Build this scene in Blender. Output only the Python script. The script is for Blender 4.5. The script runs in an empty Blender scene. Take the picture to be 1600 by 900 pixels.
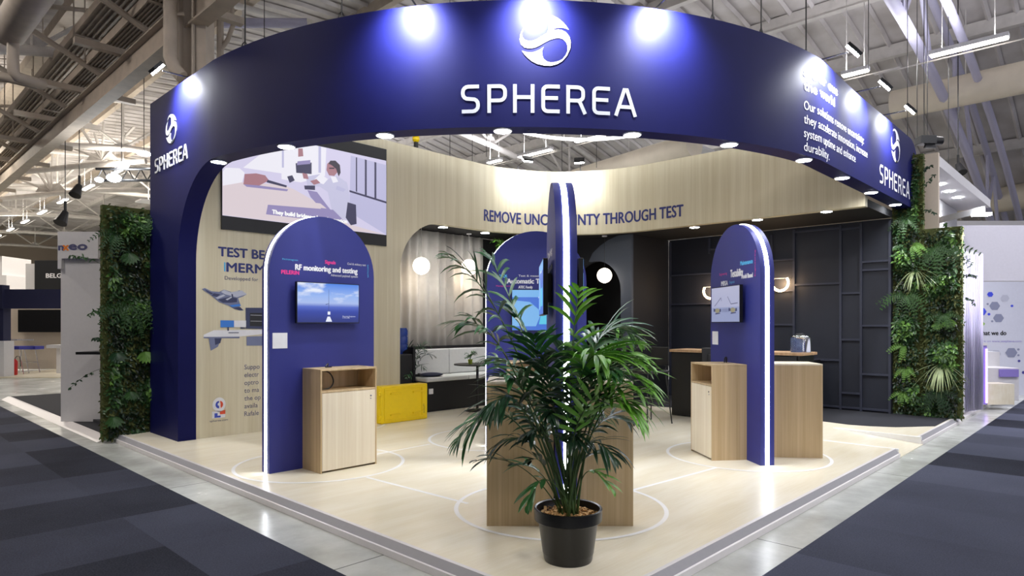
import bpy, math, random
from mathutils import Matrix, Vector
R = math.radians
C = bpy.context.scene.collection
random.seed(7)

# ---------------------------------------------------------------- camera frame
# world: x runs along the stand's right edge, y along its left edge, z=0 stand floor
CAM = (-2.595, -2.005, 1.47)
HEAD = R(43.8)
FX, FY, RX, RY = math.cos(HEAD), math.sin(HEAD), math.sin(HEAD), -math.cos(HEAD)
def wc(X, Y):                      # metres right of / ahead of the photographer -> world
    return (CAM[0] + X*RX + Y*FX, CAM[1] + X*RY + Y*FY)

# ---------------------------------------------------------------- materials
def new_mat(name):
    m = bpy.data.materials.new(name); m.use_nodes = True
    nt = m.node_tree
    return m, nt, nt.nodes['Principled BSDF']
def srgb(r, g, b):
    f = lambda c: ((c/255 + .055)/1.055)**2.4 if c/255 > .04045 else c/255/12.92
    return (f(r), f(g), f(b), 1)
def plain(name, col, rough=.5, metal=0, noise=0, nscale=20, bump=0, coat=0, spec=None, stretch=(1, 1, 1)):
    m, nt, b = new_mat(name)
    b.inputs['Base Color'].default_value = col
    b.inputs['Roughness'].default_value = rough
    b.inputs['Metallic'].default_value = metal
    if coat: b.inputs['Coat Weight'].default_value = coat
    if spec is not None: b.inputs['Specular IOR Level'].default_value = spec
    tc = nt.nodes.new('ShaderNodeTexCoord'); mp = nt.nodes.new('ShaderNodeMapping')
    mp.inputs['Scale'].default_value = stretch
    n = nt.nodes.new('ShaderNodeTexNoise'); n.inputs['Scale'].default_value = nscale; n.inputs['Detail'].default_value = 4
    nt.links.new(tc.outputs['Object'], mp.inputs['Vector']); nt.links.new(mp.outputs['Vector'], n.inputs['Vector'])
    cr = nt.nodes.new('ShaderNodeValToRGB')
    k = max(noise, .02)
    cr.color_ramp.elements[0].position = .3; cr.color_ramp.elements[1].position = .7
    cr.color_ramp.elements[0].color = tuple(c*(1-k) for c in col[:3]) + (1,)
    cr.color_ramp.elements[1].color = tuple(min(1, c*(1+k)) for c in col[:3]) + (1,)
    nt.links.new(n.outputs['Fac'], cr.inputs['Fac']); nt.links.new(cr.outputs['Color'], b.inputs['Base Color'])
    if bump:
        bp = nt.nodes.new('ShaderNodeBump'); bp.inputs['Strength'].default_value = bump; bp.inputs['Distance'].default_value = .01
        nt.links.new(n.outputs['Fac'], bp.inputs['Height']); nt.links.new(bp.outputs['Normal'], b.inputs['Normal'])
    return m
def glow(name, col, s):
    m, nt, b = new_mat(name)
    b.inputs['Base Color'].default_value = (.8, .8, .8, 1)
    b.inputs['Emission Color'].default_value = col
    b.inputs['Emission Strength'].default_value = s
    return m
def wood(name, c1, c2, rough=.45, scale=1.0, floor=False):
    m, nt, b = new_mat(name)
    b.inputs['Roughness'].default_value = rough
    tc = nt.nodes.new('ShaderNodeTexCoord')
    def layer(sc, ns, det=3):
        mp = nt.nodes.new('ShaderNodeMapping'); mp.inputs['Scale'].default_value = sc
        n = nt.nodes.new('ShaderNodeTexNoise'); n.inputs['Scale'].default_value = ns; n.inputs['Detail'].default_value = det
        nt.links.new(tc.outputs['Object'], mp.inputs['Vector']); nt.links.new(mp.outputs['Vector'], n.inputs['Vector'])
        return n
    if floor: a, c = layer((.15, 1, 1), 6), layer((.6, 9, 1), 7)
    else: a, c = layer((9*scale, 9*scale, .12), 1.3, 2), layer((45*scale, 45*scale, .9), 1.5, 3)
    mx = nt.nodes.new('ShaderNodeMath'); mx.operation = 'ADD'
    ml = nt.nodes.new('ShaderNodeMath'); ml.operation = 'MULTIPLY'; ml.inputs[1].default_value = .55
    nt.links.new(c.outputs['Fac'], ml.inputs[0]); nt.links.new(a.outputs['Fac'], mx.inputs[0]); nt.links.new(ml.outputs[0], mx.inputs[1])
    cr = nt.nodes.new('ShaderNodeValToRGB')
    cr.color_ramp.elements[0].position = .58; cr.color_ramp.elements[1].position = .98
    cr.color_ramp.elements[0].color = c1; cr.color_ramp.elements[1].color = c2
    nt.links.new(mx.outputs[0], cr.inputs['Fac']); nt.links.new(cr.outputs['Color'], b.inputs['Base Color'])
    return m

M_floor = wood('pale_maple_floor', srgb(226, 216, 190), srgb(236, 229, 210), .3, floor=True)
M_wood = wood('light_oak_panel', srgb(213, 202, 170), srgb(227, 218, 190), .5)
M_cab = wood('oak_veneer', srgb(186, 160, 120), srgb(208, 184, 145), .5, 1.4)
M_cabw = wood('pale_oak_veneer', srgb(222, 208, 182), srgb(236, 226, 204), .5, 1.4)
M_navy = plain('navy_paint', srgb(16, 19, 78), .55, noise=.05, nscale=3, spec=.16)
M_tot = plain('totem_blue_paint', srgb(42, 48, 128), .5, noise=.04, nscale=3)
M_white = plain('white_vinyl', srgb(238, 238, 242), .5)
M_txtnavy = plain('navy_vinyl', srgb(46, 54, 120), .5)
M_txtgrey = plain('grey_vinyl', srgb(84, 86, 122), .5)
M_pink = plain('pink_vinyl', srgb(232, 60, 150), .5)
M_cyan = plain('cyan_vinyl', srgb(86, 190, 240), .5)
M_line = plain('white_floor_line', srgb(246, 246, 246), .4)
M_kw = plain('white_edge_profile', srgb(226, 222, 222), .4)
M_kg = plain('grey_edge_profile', srgb(160, 159, 164), .45)
M_black = plain('black_satin', srgb(20, 20, 22), .4)
M_blackmatt = plain('black_matt', srgb(24, 25, 29), .8)
M_anth = plain('anthracite_panel', srgb(35, 38, 49), .55, noise=.06, nscale=4)
M_anth2 = plain('anthracite_batten', srgb(54, 57, 72), .5)
M_archgrey = plain('slate_grey_paint', srgb(74, 82, 96), .6)
M_archdark = plain('dark_slate_paint', srgb(29, 31, 37), .7)
M_blackcarpet = plain('black_carpet', srgb(34, 35, 42), .95, noise=.25, nscale=300)
M_steel = plain('painted_steel', srgb(214, 210, 206), .6, noise=.08, nscale=4)
M_steelwarm = plain('beige_painted_steel', srgb(180, 168, 154), .65, noise=.1, nscale=4)
M_steelblue = plain('lilac_grey_steel', srgb(192, 190, 214), .55)
M_duct = plain('cream_duct', srgb(232, 222, 202), .6, noise=.06, nscale=2)
M_pot = plain('black_plastic_pot', srgb(16, 16, 17), .3, spec=.5)
M_bark = plain('tan_bark_chips', srgb(190, 150, 100), .9, noise=.4, nscale=60)
M_stem = plain('green_stem', srgb(70, 96, 50), .6, noise=.3)
M_yellow = plain('yellow_plastic', srgb(252, 216, 0), .4)
M_yellowd = plain('yellow_plastic_print', srgb(120, 90, 10), .5)
M_curtain = plain('grey_curtain', srgb(196, 190, 180), .95, noise=.05, nscale=8)
M_cushion = plain('white_leatherette', srgb(226, 226, 222), .55)
M_pillow = plain('dark_blue_fabric', srgb(52, 56, 76), .9)
M_gold = plain('brass', srgb(190, 150, 96), .3, metal=1)
M_chrome = plain('chrome', srgb(220, 220, 225), .15, metal=1)
M_counter = wood('counter_oak', srgb(172, 138, 102), srgb(198, 164, 126), .5, 1.4)
M_wall = plain('white_wall_paint', srgb(212, 210, 212), .7)
M_wallbeige = plain('beige_wall_paint', srgb(206, 192, 176), .7)
M_navyfar = plain('far_navy_paint', srgb(38, 40, 72), .6)
M_seatblue = plain('blue_seat', srgb(60, 64, 160), .6)
M_red = plain('red_enamel', srgb(190, 30, 28), .4)
M_orange = plain('orange_vinyl', srgb(235, 130, 40), .5)
M_purple = plain('lilac_paint', srgb(140, 124, 200), .5)
M_led = glow('led_strip_light', (.92, .95, 1, 1), 11)
M_down = glow('downlight_lens', (.95, .97, 1, 1), 45)
M_flood = glow('floodlight_lens', (.93, .96, 1, 1), 60)
M_tubelight = glow('linear_tube_light', (1, .93, .84, 1), 9)
M_globe = glow('warm_globe', (1, .88, .74, 1), 2.4)
M_ring = glow('warm_ring', (1, .68, .38, 1), 9)
def mk_leaf(n, a, b, rough=.4):
    m = plain(n, srgb(*a), rough, noise=.35, nscale=5, spec=.5)
    m.node_tree.nodes['Principled BSDF'].inputs['Transmission Weight'].default_value = 0
    return m
M_l1 = mk_leaf('dark_leaf', (34, 62, 34), 0)
M_l2 = mk_leaf('mid_leaf', (54, 88, 42), 0)
M_l3 = mk_leaf('bright_leaf', (100, 140, 62), 0)
M_l4 = mk_leaf('moss', (78, 84, 40), 0, .9)
M_l5 = mk_leaf('very_dark_leaf', (18, 32, 20), 0)
M_l6 = mk_leaf('pale_leaf', (176, 192, 140), 0)
M_p1 = mk_leaf('palm_leaf', (58, 112, 58), 0, .3)
M_p2 = mk_leaf('bright_palm_leaf', (110, 172, 56), 0, .35)
M_p3 = mk_leaf('deep_palm_leaf', (34, 66, 42), 0, .3)

def carpet_mat(name, side):
    m, nt, b = new_mat(name)
    b.inputs['Roughness'].default_value = .95
    b.inputs['Specular IOR Level'].default_value = .15
    tc = nt.nodes.new('ShaderNodeTexCoord')
    sep = nt.nodes.new('ShaderNodeSeparateXYZ'); nt.links.new(tc.outputs['Object'], sep.inputs[0])
    def mth(op, a, v=None, b2=None):
        n = nt.nodes.new('ShaderNodeMath'); n.operation = op
        nt.links.new(a, n.inputs[0])
        if b2 is not None: nt.links.new(b2, n.inputs[1])
        elif v is not None: n.inputs[1].default_value = v
        return n.outputs[0]
    fx = mth('FLOOR', mth('MULTIPLY', sep.outputs[0], 1/.98)); fy = mth('FLOOR', mth('MULTIPLY', sep.outputs[1], 1/(2.9 if side else .98)))
    fy2 = mth('FLOOR', mth('MULTIPLY', sep.outputs[1], 1/.98)); fx2 = mth('FLOOR', mth('MULTIPLY', sep.outputs[0], 1/2.9))
    cb = nt.nodes.new('ShaderNodeCombineXYZ'); nt.links.new(fx, cb.inputs[0]); nt.links.new(fy, cb.inputs[1])
    wn = nt.nodes.new('ShaderNodeTexWhiteNoise'); wn.noise_dimensions = '2D'; nt.links.new(cb.outputs[0], wn.inputs['Vector'])
    alt = mth('MODULO', mth('ABSOLUTE', fx if side else fy2), 2)
    n1 = nt.nodes.new('ShaderNodeTexNoise'); n1.inputs['Scale'].default_value = 90; n1.inputs['Detail'].default_value = 6; n1.inputs['Roughness'].default_value = .8
    nt.links.new(tc.outputs['Object'], n1.inputs['Vector'])
    n2 = nt.nodes.new('ShaderNodeTexNoise'); n2.inputs['Scale'].default_value = 1.1; n2.inputs['Detail'].default_value = 5
    nt.links.new(tc.outputs['Object'], n2.inputs['Vector'])
    s = mth('ADD', mth('MULTIPLY', wn.outputs['Value'], .35), b2=mth('MULTIPLY', alt, .30 if side else .05))
    s = mth('ADD', s, b2=mth('MULTIPLY', n1.outputs['Fac'], 1.0))
    s = mth('ADD', s, b2=mth('MULTIPLY', n2.outputs['Fac'], .35))
    s = mth('MULTIPLY', s, .55)
    cr = nt.nodes.new('ShaderNodeValToRGB')
    cr.color_ramp.elements[0].position = .33; cr.color_ramp.elements[0].color = srgb(28, 30, 39)
    cr.color_ramp.elements[1].position = .82; cr.color_ramp.elements[1].color = srgb(88, 92, 110)
    nt.links.new(s, cr.inputs['Fac']); nt.links.new(cr.outputs['Color'], b.inputs['Base Color'])
    bp = nt.nodes.new('ShaderNodeBump'); bp.inputs['Strength'].default_value = .4; bp.inputs['Distance'].default_value = .01
    nt.links.new(n1.outputs['Fac'], bp.inputs['Height']); nt.links.new(bp.outputs['Normal'], b.inputs['Normal'])
    return m
M_carpet = carpet_mat('dark_blue_striped_carpet_tiles', 1); M_carpetL = carpet_mat('dark_blue_carpet_tiles', 0)
def concrete_mat():
    m, nt, b = new_mat('polished_concrete')
    b.inputs['Roughness'].default_value = .22
    tc = nt.nodes.new('ShaderNodeTexCoord')
    n1 = nt.nodes.new('ShaderNodeTexNoise'); n1.inputs['Scale'].default_value = 1.6; n1.inputs['Detail'].default_value = 9; n1.inputs['Roughness'].default_value = .65
    nt.links.new(tc.outputs['Object'], n1.inputs['Vector'])
    cr = nt.nodes.new('ShaderNodeValToRGB')
    cr.color_ramp.elements[0].position = .3; cr.color_ramp.elements[0].color = srgb(166, 168, 162)
    cr.color_ramp.elements[1].position = .72; cr.color_ramp.elements[1].color = srgb(208, 211, 207)
    nt.links.new(n1.outputs['Fac'], cr.inputs['Fac'])
    br = nt.nodes.new('ShaderNodeTexBrick'); br.offset = 0; br.inputs['Scale'].default_value = 1
    br.inputs['Brick Width'].default_value = 3.0; br.inputs['Row Height'].default_value = 3.0; br.inputs['Mortar Size'].default_value = .006
    br.inputs['Color1'].default_value = br.inputs['Color2'].default_value = (1, 1, 1, 1); br.inputs['Mortar'].default_value = (.3, .3, .3, 1)
    mpb = nt.nodes.new('ShaderNodeMapping'); mpb.inputs['Location'].default_value = (.9, 1.3, 0)
    nt.links.new(tc.outputs['Object'], mpb.inputs['Vector']); nt.links.new(mpb.outputs[0], br.inputs['Vector'])
    mx = nt.nodes.new('ShaderNodeMix'); mx.data_type = 'RGBA'; mx.blend_type = 'MULTIPLY'; mx.inputs[0].default_value = 1
    nt.links.new(cr.outputs['Color'], mx.inputs[6]); nt.links.new(br.outputs['Color'], mx.inputs[7])
    nt.links.new(mx.outputs[2], b.inputs['Base Color'])
    rr = nt.nodes.new('ShaderNodeMapRange'); rr.inputs[3].default_value = .12; rr.inputs[4].default_value = .35
    nt.links.new(n1.outputs['Fac'], rr.inputs[0]); nt.links.new(rr.outputs[0], b.inputs['Roughness'])
    return m
M_conc = concrete_mat()
def deck_mat():                                     # profiled roof sheeting
    m, nt, b = new_mat('profiled_roof_sheet')
    b.inputs['Roughness'].default_value = .65
    tc = nt.nodes.new('ShaderNodeTexCoord')
    n1 = nt.nodes.new('ShaderNodeTexNoise'); n1.inputs['Scale'].default_value = .8; n1.inputs['Detail'].default_value = 6
    nt.links.new(tc.outputs['Object'], n1.inputs['Vector'])
    cr = nt.nodes.new('ShaderNodeValToRGB')
    cr.color_ramp.elements[0].position = .3; cr.color_ramp.elements[0].color = srgb(186, 180, 176)
    cr.color_ramp.elements[1].position = .7; cr.color_ramp.elements[1].color = srgb(226, 222, 222)
    nt.links.new(n1.outputs['Fac'], cr.inputs['Fac']); nt.links.new(cr.outputs['Color'], b.inputs['Base Color'])
    return m
M_deck = deck_mat()

# ---------------------------------------------------------------- mesh builder
class MB:
    def __init__(s): s.v = []; s.f = []; s.m = []
    def add(s, vs, fs, mat=0):
        o = len(s.v); s.v += [tuple(p) for p in vs]
        for f in fs: s.f.append(tuple(i+o for i in f)); s.m.append(mat)
        return s
    def bx(s, x0, x1, y0, y1, z0, z1, mat=0, T=None):
        vs = [(x, y, z) for z in (z0, z1) for y in (y0, y1) for x in (x0, x1)]
        if T: vs = [T(*p) for p in vs]
        return s.add(vs, [(0, 2, 3, 1), (4, 5, 7, 6), (0, 1, 5, 4), (2, 6, 7, 3), (0, 4, 6, 2), (1, 3, 7, 5)], mat)
    def cyl(s, p0, p1, r0, r1=None, n=12, mat=0, caps=True):
        return s.tube([p0, p1], [r0, r0 if r1 is None else r1], n, mat, caps)
    def tube(s, pts, r, n=8, mat=0, caps=True):
        pts = [Vector(p) for p in pts]
        if not isinstance(r, (list, tuple)): r = [r]*len(pts)
        vs = []; up = None
        for i, p in enumerate(pts):
            d = (pts[min(i+1, len(pts)-1)] - pts[max(i-1, 0)])
            d = d.normalized() if d.length > 1e-9 else Vector((0, 0, 1))
            if up is None: up = Vector((0, 0, 1)) if abs(d.z) < .9 else Vector((1, 0, 0))
            a = d.cross(up).normalized(); b = a.cross(d).normalized(); up = b
            for k in range(n):
                t = 2*math.pi*k/n
                vs.append(p + a*(math.cos(t)*r[i]) + b*(math.sin(t)*r[i]))
        fs = []
        for i in range(len(pts)-1):
            for k in range(n):
                fs.append((i*n+k, i*n+(k+1) % n, (i+1)*n+(k+1) % n, (i+1)*n+k))
        if caps: fs += [tuple(range(n))[::-1], tuple((len(pts)-1)*n+k for k in range(n))]
        return s.add(vs, fs, mat)
    def lathe(s, prof, n=24, mat=0, c=(0, 0, 0), caps=True):
        vs = [(c[0]+r*math.cos(2*math.pi*k/n), c[1]+r*math.sin(2*math.pi*k/n), c[2]+z) for r, z in prof for k in range(n)]
        fs = [(i*n+k, i*n+(k+1) % n, (i+1)*n+(k+1) % n, (i+1)*n+k) for i in range(len(prof)-1) for k in range(n)]
        if caps: fs += [tuple(range(n))[::-1], tuple((len(prof)-1)*n+k for k in range(n))]
        return s.add(vs, fs, mat)
    def sphere(s, c, r, n=20, m=12, mat=0, sc=(1, 1, 1)):
        prof = [(r*math.sin(math.pi*j/m), -r*math.cos(math.pi*j/m)) for j in range(m+1)]
        prof[0] = (1e-4, -r); prof[-1] = (1e-4, r)
        vs = [(c[0]+sc[0]*q*math.cos(2*math.pi*k/n), c[1]+sc[1]*q*math.sin(2*math.pi*k/n), c[2]+sc[2]*z) for q, z in prof for k in range(n)]
        fs = [(i*n+k, i*n+(k+1) % n, (i+1)*n+(k+1) % n, (i+1)*n+k) for i in range(m) for k in range(n)]
        return s.add(vs, fs, mat)
    def prism(s, poly, T, d0, d1, mat=0, sidemat=None):
        """poly in (u,v), extruded from d0 to d1; T(u,v,d)->xyz"""
        n = len(poly)
        vs = [T(u, v, d0) for u, v in poly] + [T(u, v, d1) for u, v in poly]
        s.add(vs, [tuple(range(n)), tuple(range(2*n-1, n-1, -1))], mat)
        return s.add(vs, [(i, i+n, (i+1) % n+n, (i+1) % n) for i in range(n)], mat if sidemat is None else sidemat)
    def flat(s, poly, T, d, mat=0):
        return s.add([T(u, v, d) for u, v in poly], [tuple(range(len(poly)))], mat)
    def ribbon(s, pts, w, T, d, mat=0, thick=0):
        P = []
        for p in pts:
            if not P or (Vector(p)-P[-1]).length > 1e-3*w: P.append(Vector(p))
        L = []; Q = []
        for i, p in enumerate(P):
            a = (P[i]-P[i-1]).normalized() if i else None
            b = (P[i+1]-P[i]).normalized() if i < len(P)-1 else None
            a = a or b; b = b or a
            na = Vector((-a.y, a.x)); nb = Vector((-b.y, b.x)); m = (na+nb).normalized()
            k = w/2/max(.35, m.dot(na))
            L.append(p+m*k); Q.append(p-m*k)
        for i in range(len(P)-1):
            quad = [Q[i], Q[i+1], L[i+1], L[i]]
            if thick: s.prism([tuple(q) for q in quad], T, d, d+thick, mat)
            else: s.flat([tuple(q) for q in quad], T, d, mat)
        return s

MATX = {}
def tag(o, label=None, cat=None, group=None, kind=None):
    if label: o['label'] = label
    if cat: o['category'] = cat
    if group: o['group'] = group
    if kind: o['kind'] = kind
    return o
def thing(name, label, cat, loc=(0, 0, 0), rz=0, group=None, kind=None):
    o = bpy.data.objects.new(name, None); C.objects.link(o)
    o.location = loc; o.rotation_euler = (0, 0, rz); o.empty_display_size = .2
    MATX[o.name] = Matrix.Translation(loc) @ Matrix.Rotation(rz, 4, 'Z')
    return tag(o, label, cat, group, kind)
def cthing(name, label, cat, X, Y, z=0, group=None):      # thing whose local x points to the photographer's right, y ahead
    a = wc(X, Y)
    return thing(name, label, cat, (a[0], a[1], z), HEAD - math.pi/2, group)
def obj(name, mb, mats, parent=None, local=False, smooth=None, bevel=0, label=None):
    if not isinstance(mats, (list, tuple)): mats = [mats]
    vs = mb.v
    root = parent
    while root is not None and root.parent is not None: root = root.parent
    if parent is not None and not local and root.name in MATX:
        inv = MATX[root.name].inverted(); vs = [inv @ Vector(p) for p in vs]
    me = bpy.data.meshes.new(name); me.from_pydata([tuple(p) for p in vs], [], mb.f)
    for m in mats: me.materials.append(m)
    me.polygons.foreach_set('material_index', mb.m)
    me.validate(); me.update()
    if smooth:
        me.polygons.foreach_set('use_smooth', [True]*len(me.polygons))
        if smooth < 180: me.set_sharp_from_angle(angle=R(smooth))
    o = bpy.data.objects.new(name, me); C.objects.link(o)
    if parent is not None: o.parent = parent
    if label: o['label'] = label
    if bevel:
        b = o.modifiers.new('bevel', 'BEVEL'); b.width = bevel; b.segments = 2; b.limit_method = 'ANGLE'
    return o
def struct(name, mb, mats, parent=None, smooth=None, label=None):
    o = obj(name, mb, mats, parent, smooth=smooth)
    if parent is None: tag(o, label, None, None, 'structure')
    return o
def copy_tree(o, parent=None):
    c = o.copy(); C.objects.link(c); c.parent = parent
    for ch in o.children: copy_tree(ch, c)
    return c
_tc = {}
def text2d(s, size, width=1.0, bold=0):
    k = (s, 0)
    if k not in _tc:
        cu = bpy.data.curves.new('txt', 'FONT'); cu.body = s; cu.size = 1; cu.resolution_u = 3
        ob = bpy.data.objects.new('txt', cu); C.objects.link(ob)
        bpy.context.view_layer.update()
        ev = ob.evaluated_get(bpy.context.evaluated_depsgraph_get())
        me = ev.to_mesh()
        _tc[k] = ([(v.co.x, v.co.y) for v in me.vertices], [tuple(p.vertices) for p in me.polygons])
        ev.to_mesh_clear(); bpy.data.objects.remove(ob); bpy.data.curves.remove(cu)
    v, f = _tc[k]
    return [(x*size*width, y*size) for x, y in v], f
def put_text(mb, s, u, v, h, T, d=.003, mat=0, width=None, align='l', bold=0, cond=1.0, vert=False):
    """h = cap height; width = wanted overall width"""
    vs, fs = text2d(s, h/.72, cond, bold)
    if not vs: return
    x0 = min(p[0] for p in vs); x1 = max(p[0] for p in vs)
    k = width/(x1-x0) if width else 1
    off = {'l': 0, 'c': (x1-x0)*k/2, 'r': (x1-x0)*k}[align]
    for j, (bx_, by_) in enumerate(((0, 0), (1, 0), (-1, 0), (0, 1), (0, -1)) if bold else ((0, 0),)):
        a, b = bx_*bold*h*1.6, by_*bold*h*1.2; dd = d+.0001*j
        if vert: mb.add([T(u-py+b, v+(px-x0)*k+a, dd) for px, py in vs], fs, mat)
        else: mb.add([T(u+(px-x0)*k-off+a, v+py+b, dd) for px, py in vs], fs, mat)

def arc(cx, cy, r, a0, a1, n=8, ry=None):
    ry = r if ry is None else ry
    return [(cx+r*math.cos(R(a0+(a1-a0)*i/n)), cy+ry*math.sin(R(a0+(a1-a0)*i/n))) for i in range(n+1)]
LET = {
 'S': (.65, [[(.62, .935), (.25, .935)] + arc(.25, .75, .185, 90, 180, 4) + arc(.25, .69, .185, 180, 250, 3) + arc(.40, .31, .185, 70, 0, 3) + arc(.40, .25, .185, 0, -90, 4) + [(.03, .065)]]),
 'P': (.67, [[(.065, 0), (.065, .935), (.42, .935)] + arc(.42, .75, .185, 90, 0, 4) + arc(.42, .62, .185, 0, -90, 4) + [(.065, .435)]]),
 'H': (.73, [[(.065, 0), (.065, 1)], [(.665, 0), (.665, 1)], [(.065, .55), (.665, .55)]]),
 'E': (.63, [[(.63, .935), (.22, .935)] + arc(.22, .78, .155, 90, 180, 4) + arc(.22, .22, .155, 180, 270, 4) + [(.63, .065)], [(.065, .53), (.57, .53)]]),
 'R': (.72, [[(.065, 0), (.065, .935), (.40, .935)] + arc(.40, .77, .185, 90, 0, 4, .165) + arc(.40, .62, .185, 0, -90, 4, .155) + [(.065, .465)], [(.40, .465), (.47, .42), (.655, 0)]]),
 'A': (.84, [[(.065, 0), (.37, .93), (.47, .93), (.775, 0)], [(.17, .33), (.67, .33)]])}
LPOS = [0, .90, 1.775, 2.735, 3.59, 4.49, 5.265]
def spherea(mb, u0, v0, h, T, d, mat=0, thick=0, width=None):
    k = (width/6.1/h) if width else 1
    for ch, p in zip('SPHEREA', LPOS):
        for st in LET[ch][1]:
            mb.ribbon([(u0+(p+x)*h*k, v0+y*h) for x, y in st], .13*h, T, d, mat, thick)
EM_S = [(285,232),(235,250),(190,290),(130,370),(95,440),(82,520),(100,585),(150,630),(215,643),(290,635),(360,605),(430,563),(520,515),(590,492),(650,486),(710,502),(755,545),(776,600),(775,665),(745,730),(700,785),(640,815),(580,832),(520,835),(440,835),(450,883),(540,880),(620,860),(700,810),(770,730),(815,630),(824,540),(800,460),(755,405),(700,378),(640,368),(570,380),(500,408),(420,455),(350,500),(280,532),(210,540),(150,520),(118,480),(112,430),(135,370),(180,300),(230,255)]
EM_C = [(115,678),(175,695),(235,702),(300,692),(370,660),(425,622),(403,680),(405,730),(425,785),(470,822),(525,836),(600,832),(700,790),(640,850),(540,882),(440,884),(340,862),(260,825),(190,770),(145,722)]
def emblem(mb, cu, cv, r, T, d, mat=0, thick=0, sx=1):
    def tr(P, sg): return [(cu+sg*(x-452)/374*r*sx, cv-sg*(y-520)/366*r) for x, y in P]
    for P, sg in ((EM_S, 1), (EM_C, 1), (EM_C, -1)):
        poly = tr(P, sg)
        if thick: mb.prism(poly, T, d, d+thick, mat)
        else: mb.flat(poly, T, d, mat)

# ---------------------------------------------------------------- setting: hall floor, carpets
struct('floor', MB().bx(-30, 90, -30, 90, -.4, -.1), M_conc, label='polished grey concrete floor of the exhibition hall')
mb = MB().bx(-25, -.39, -20, 75, -.0995, -.090)
tag(obj('aisle_carpet', mb, M_carpetL), 'dark blue tiled aisle carpet on the left side of the stand', 'carpet')
mb = MB().bx(-.39, 75, -20, -.33, -.0995, -.090)
tag(obj('aisle_carpet', mb, M_carpet), 'dark blue striped aisle carpet on the right side of the stand', 'carpet')

# stand platform with rounded front corner and a recessed access ramp
RC = .75; XE = 9.93; YE = 7.9; RX0, RX1 = 6.14, 7.28
def edge_in(off):      # platform outline offset inward by off, from left end round the corner to the ramp
    r = RC-off
    return [(off, YE)] + arc(RC, RC, r, 180, 270, 14) + [(RX0, off)]
KW = .075
outl = edge_in(KW)
poly = outl + [(RX0, .85), (RX1, 1.1), (RX1, KW), (XE, KW), (XE, YE)]
T0 = lambda u, v, d: (u, v, d)
fl = thing('floor', None, None, (4, 4, -.1), kind='structure'); fl['label'] = 'pale maple raised floor of the blue stand'
obj('platform', MB().prism(poly, T0, -.0995, 0), M_floor, fl)
obj('platform', MB().bx(XE, 13, .9, YE, -.0995, 0).bx(.2, 13, YE, 10.5, -.0995, 0), M_blackcarpet, fl)
rp = MB().add([(RX0, .85, 0), (RX1, 1.1, 0), (RX1, -.0, -.092), (RX0, -.0, -.092), (RX0, .85, -.099), (RX1, 1.1, -.099), (RX1, 0, -.099), (RX0, 0, -.099)],
              [(0, 3, 2, 1), (4, 5, 6, 7), (0, 1, 5, 4), (2, 3, 7, 6), (0, 4, 7, 3), (1, 2, 6, 5)])
obj('ramp', rp, M_floor, fl)
obj('ramp_edge', MB().prism([(RX0-.03, 0.02), (RX0+.012, 0.02), (RX0+.012, .86), (RX0-.03, .86)], T0, -.09, .003).prism([(RX1-.012, 0.02), (RX1+.03, 0.02), (RX1+.03, 1.12), (RX1-.012, 1.1)], T0, -.09, .003), M_line, fl)
def kerb(prof_path, name, label):
    """white strip + grey bevel + white face along a path function of offset"""
    mb = MB()
    rows = [(KW, .001), (.047, .001), (.047, -.001), (.012, -.048), (0, -.052), (0, -.099)]
    P = [prof_path(o) for o, z in rows]
    n = len(P[0])
    for j, (a, b) in enumerate(zip(range(5), range(1, 6))):
        vs = [(x, y, rows[a][1]) for x, y in P[a]] + [(x, y, rows[b][1]) for x, y in P[b]]
        mb.add(vs, [(i, i+1, n+i+1, n+i) for i in range(n-1)], 1 if j == 2 else 0)
    ends = []
    for e in (0, n-1):
        mb.add([(P[k][e][0], P[k][e][1], rows[k][1]) for k in range(6)] + [(P[0][e][0], P[0][e][1], -.099)], [tuple(range(7))], 0)
    o = struct(name, mb, [M_kw, M_kg], label=label)
kerb(edge_in, 'trim_1', 'white and grey floor edge profile rounding the front corner of the stand')
kerb(lambda o: [(RX1, o), (XE, o)], 'trim_2', 'short white floor edge profile right of the access ramp')

# white floor markings
def ring(cx, cy, r, w=.035, n=72, a0=0, a1=360):
    mb = MB(); vs = []; 
    for i in range(n+1):
        t = R(a0+(a1-a0)*i/n); vs += [(cx+(r-w/2)*math.cos(t), cy+(r-w/2)*math.sin(t), .0025), (cx+(r+w/2)*math.cos(t), cy+(r+w/2)*math.sin(t), .0025)]
    return mb.add(vs, [(2*i, 2*i+1, 2*i+3, 2*i+2) for i in range(n)])
def strip(p, q, w=.035):
    d = Vector((q[0]-p[0], q[1]-p[1])).normalized(); n = Vector((-d.y, d.x))*w/2
    return MB().add([(p[0]+n.x, p[1]+n.y, .002), (p[0]-n.x, p[1]-n.y, .002), (q[0]-n.x, q[1]-n.y, .002), (q[0]+n.x, q[1]+n.y, .002)], [(0, 1, 2, 3)])
T1 = (.985, 4.24); T2 = wc(2.60, 7.41); T3 = wc(.39, 5.265); T4 = wc(.293, 7.95)
for (c, r) in ((T1, .86), (T3, .84), (wc(2.66, 7.37), .87), (wc(-.19, 8.45), .88)):
    obj('floor_circle', ring(c[0], c[1], r), M_line, fl)
obj('floor_circle', ring(2.55, 6.4, .62, a0=-115, a1=-20), M_line, fl)
def px0(px, py): Y = 1015*1.47/(py-508); return wc((px-800)/1015*Y, Y)
for a, b in (((573, 746), (731, 787)), ((989, 766), (1119, 731)), ((588, 710), (672, 694)), ((1290, 688), (1404, 702)), ((1305, 668), (1436, 683))):
    obj('floor_line', strip(px0(*a), px0(*b)), M_line, fl)
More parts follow.
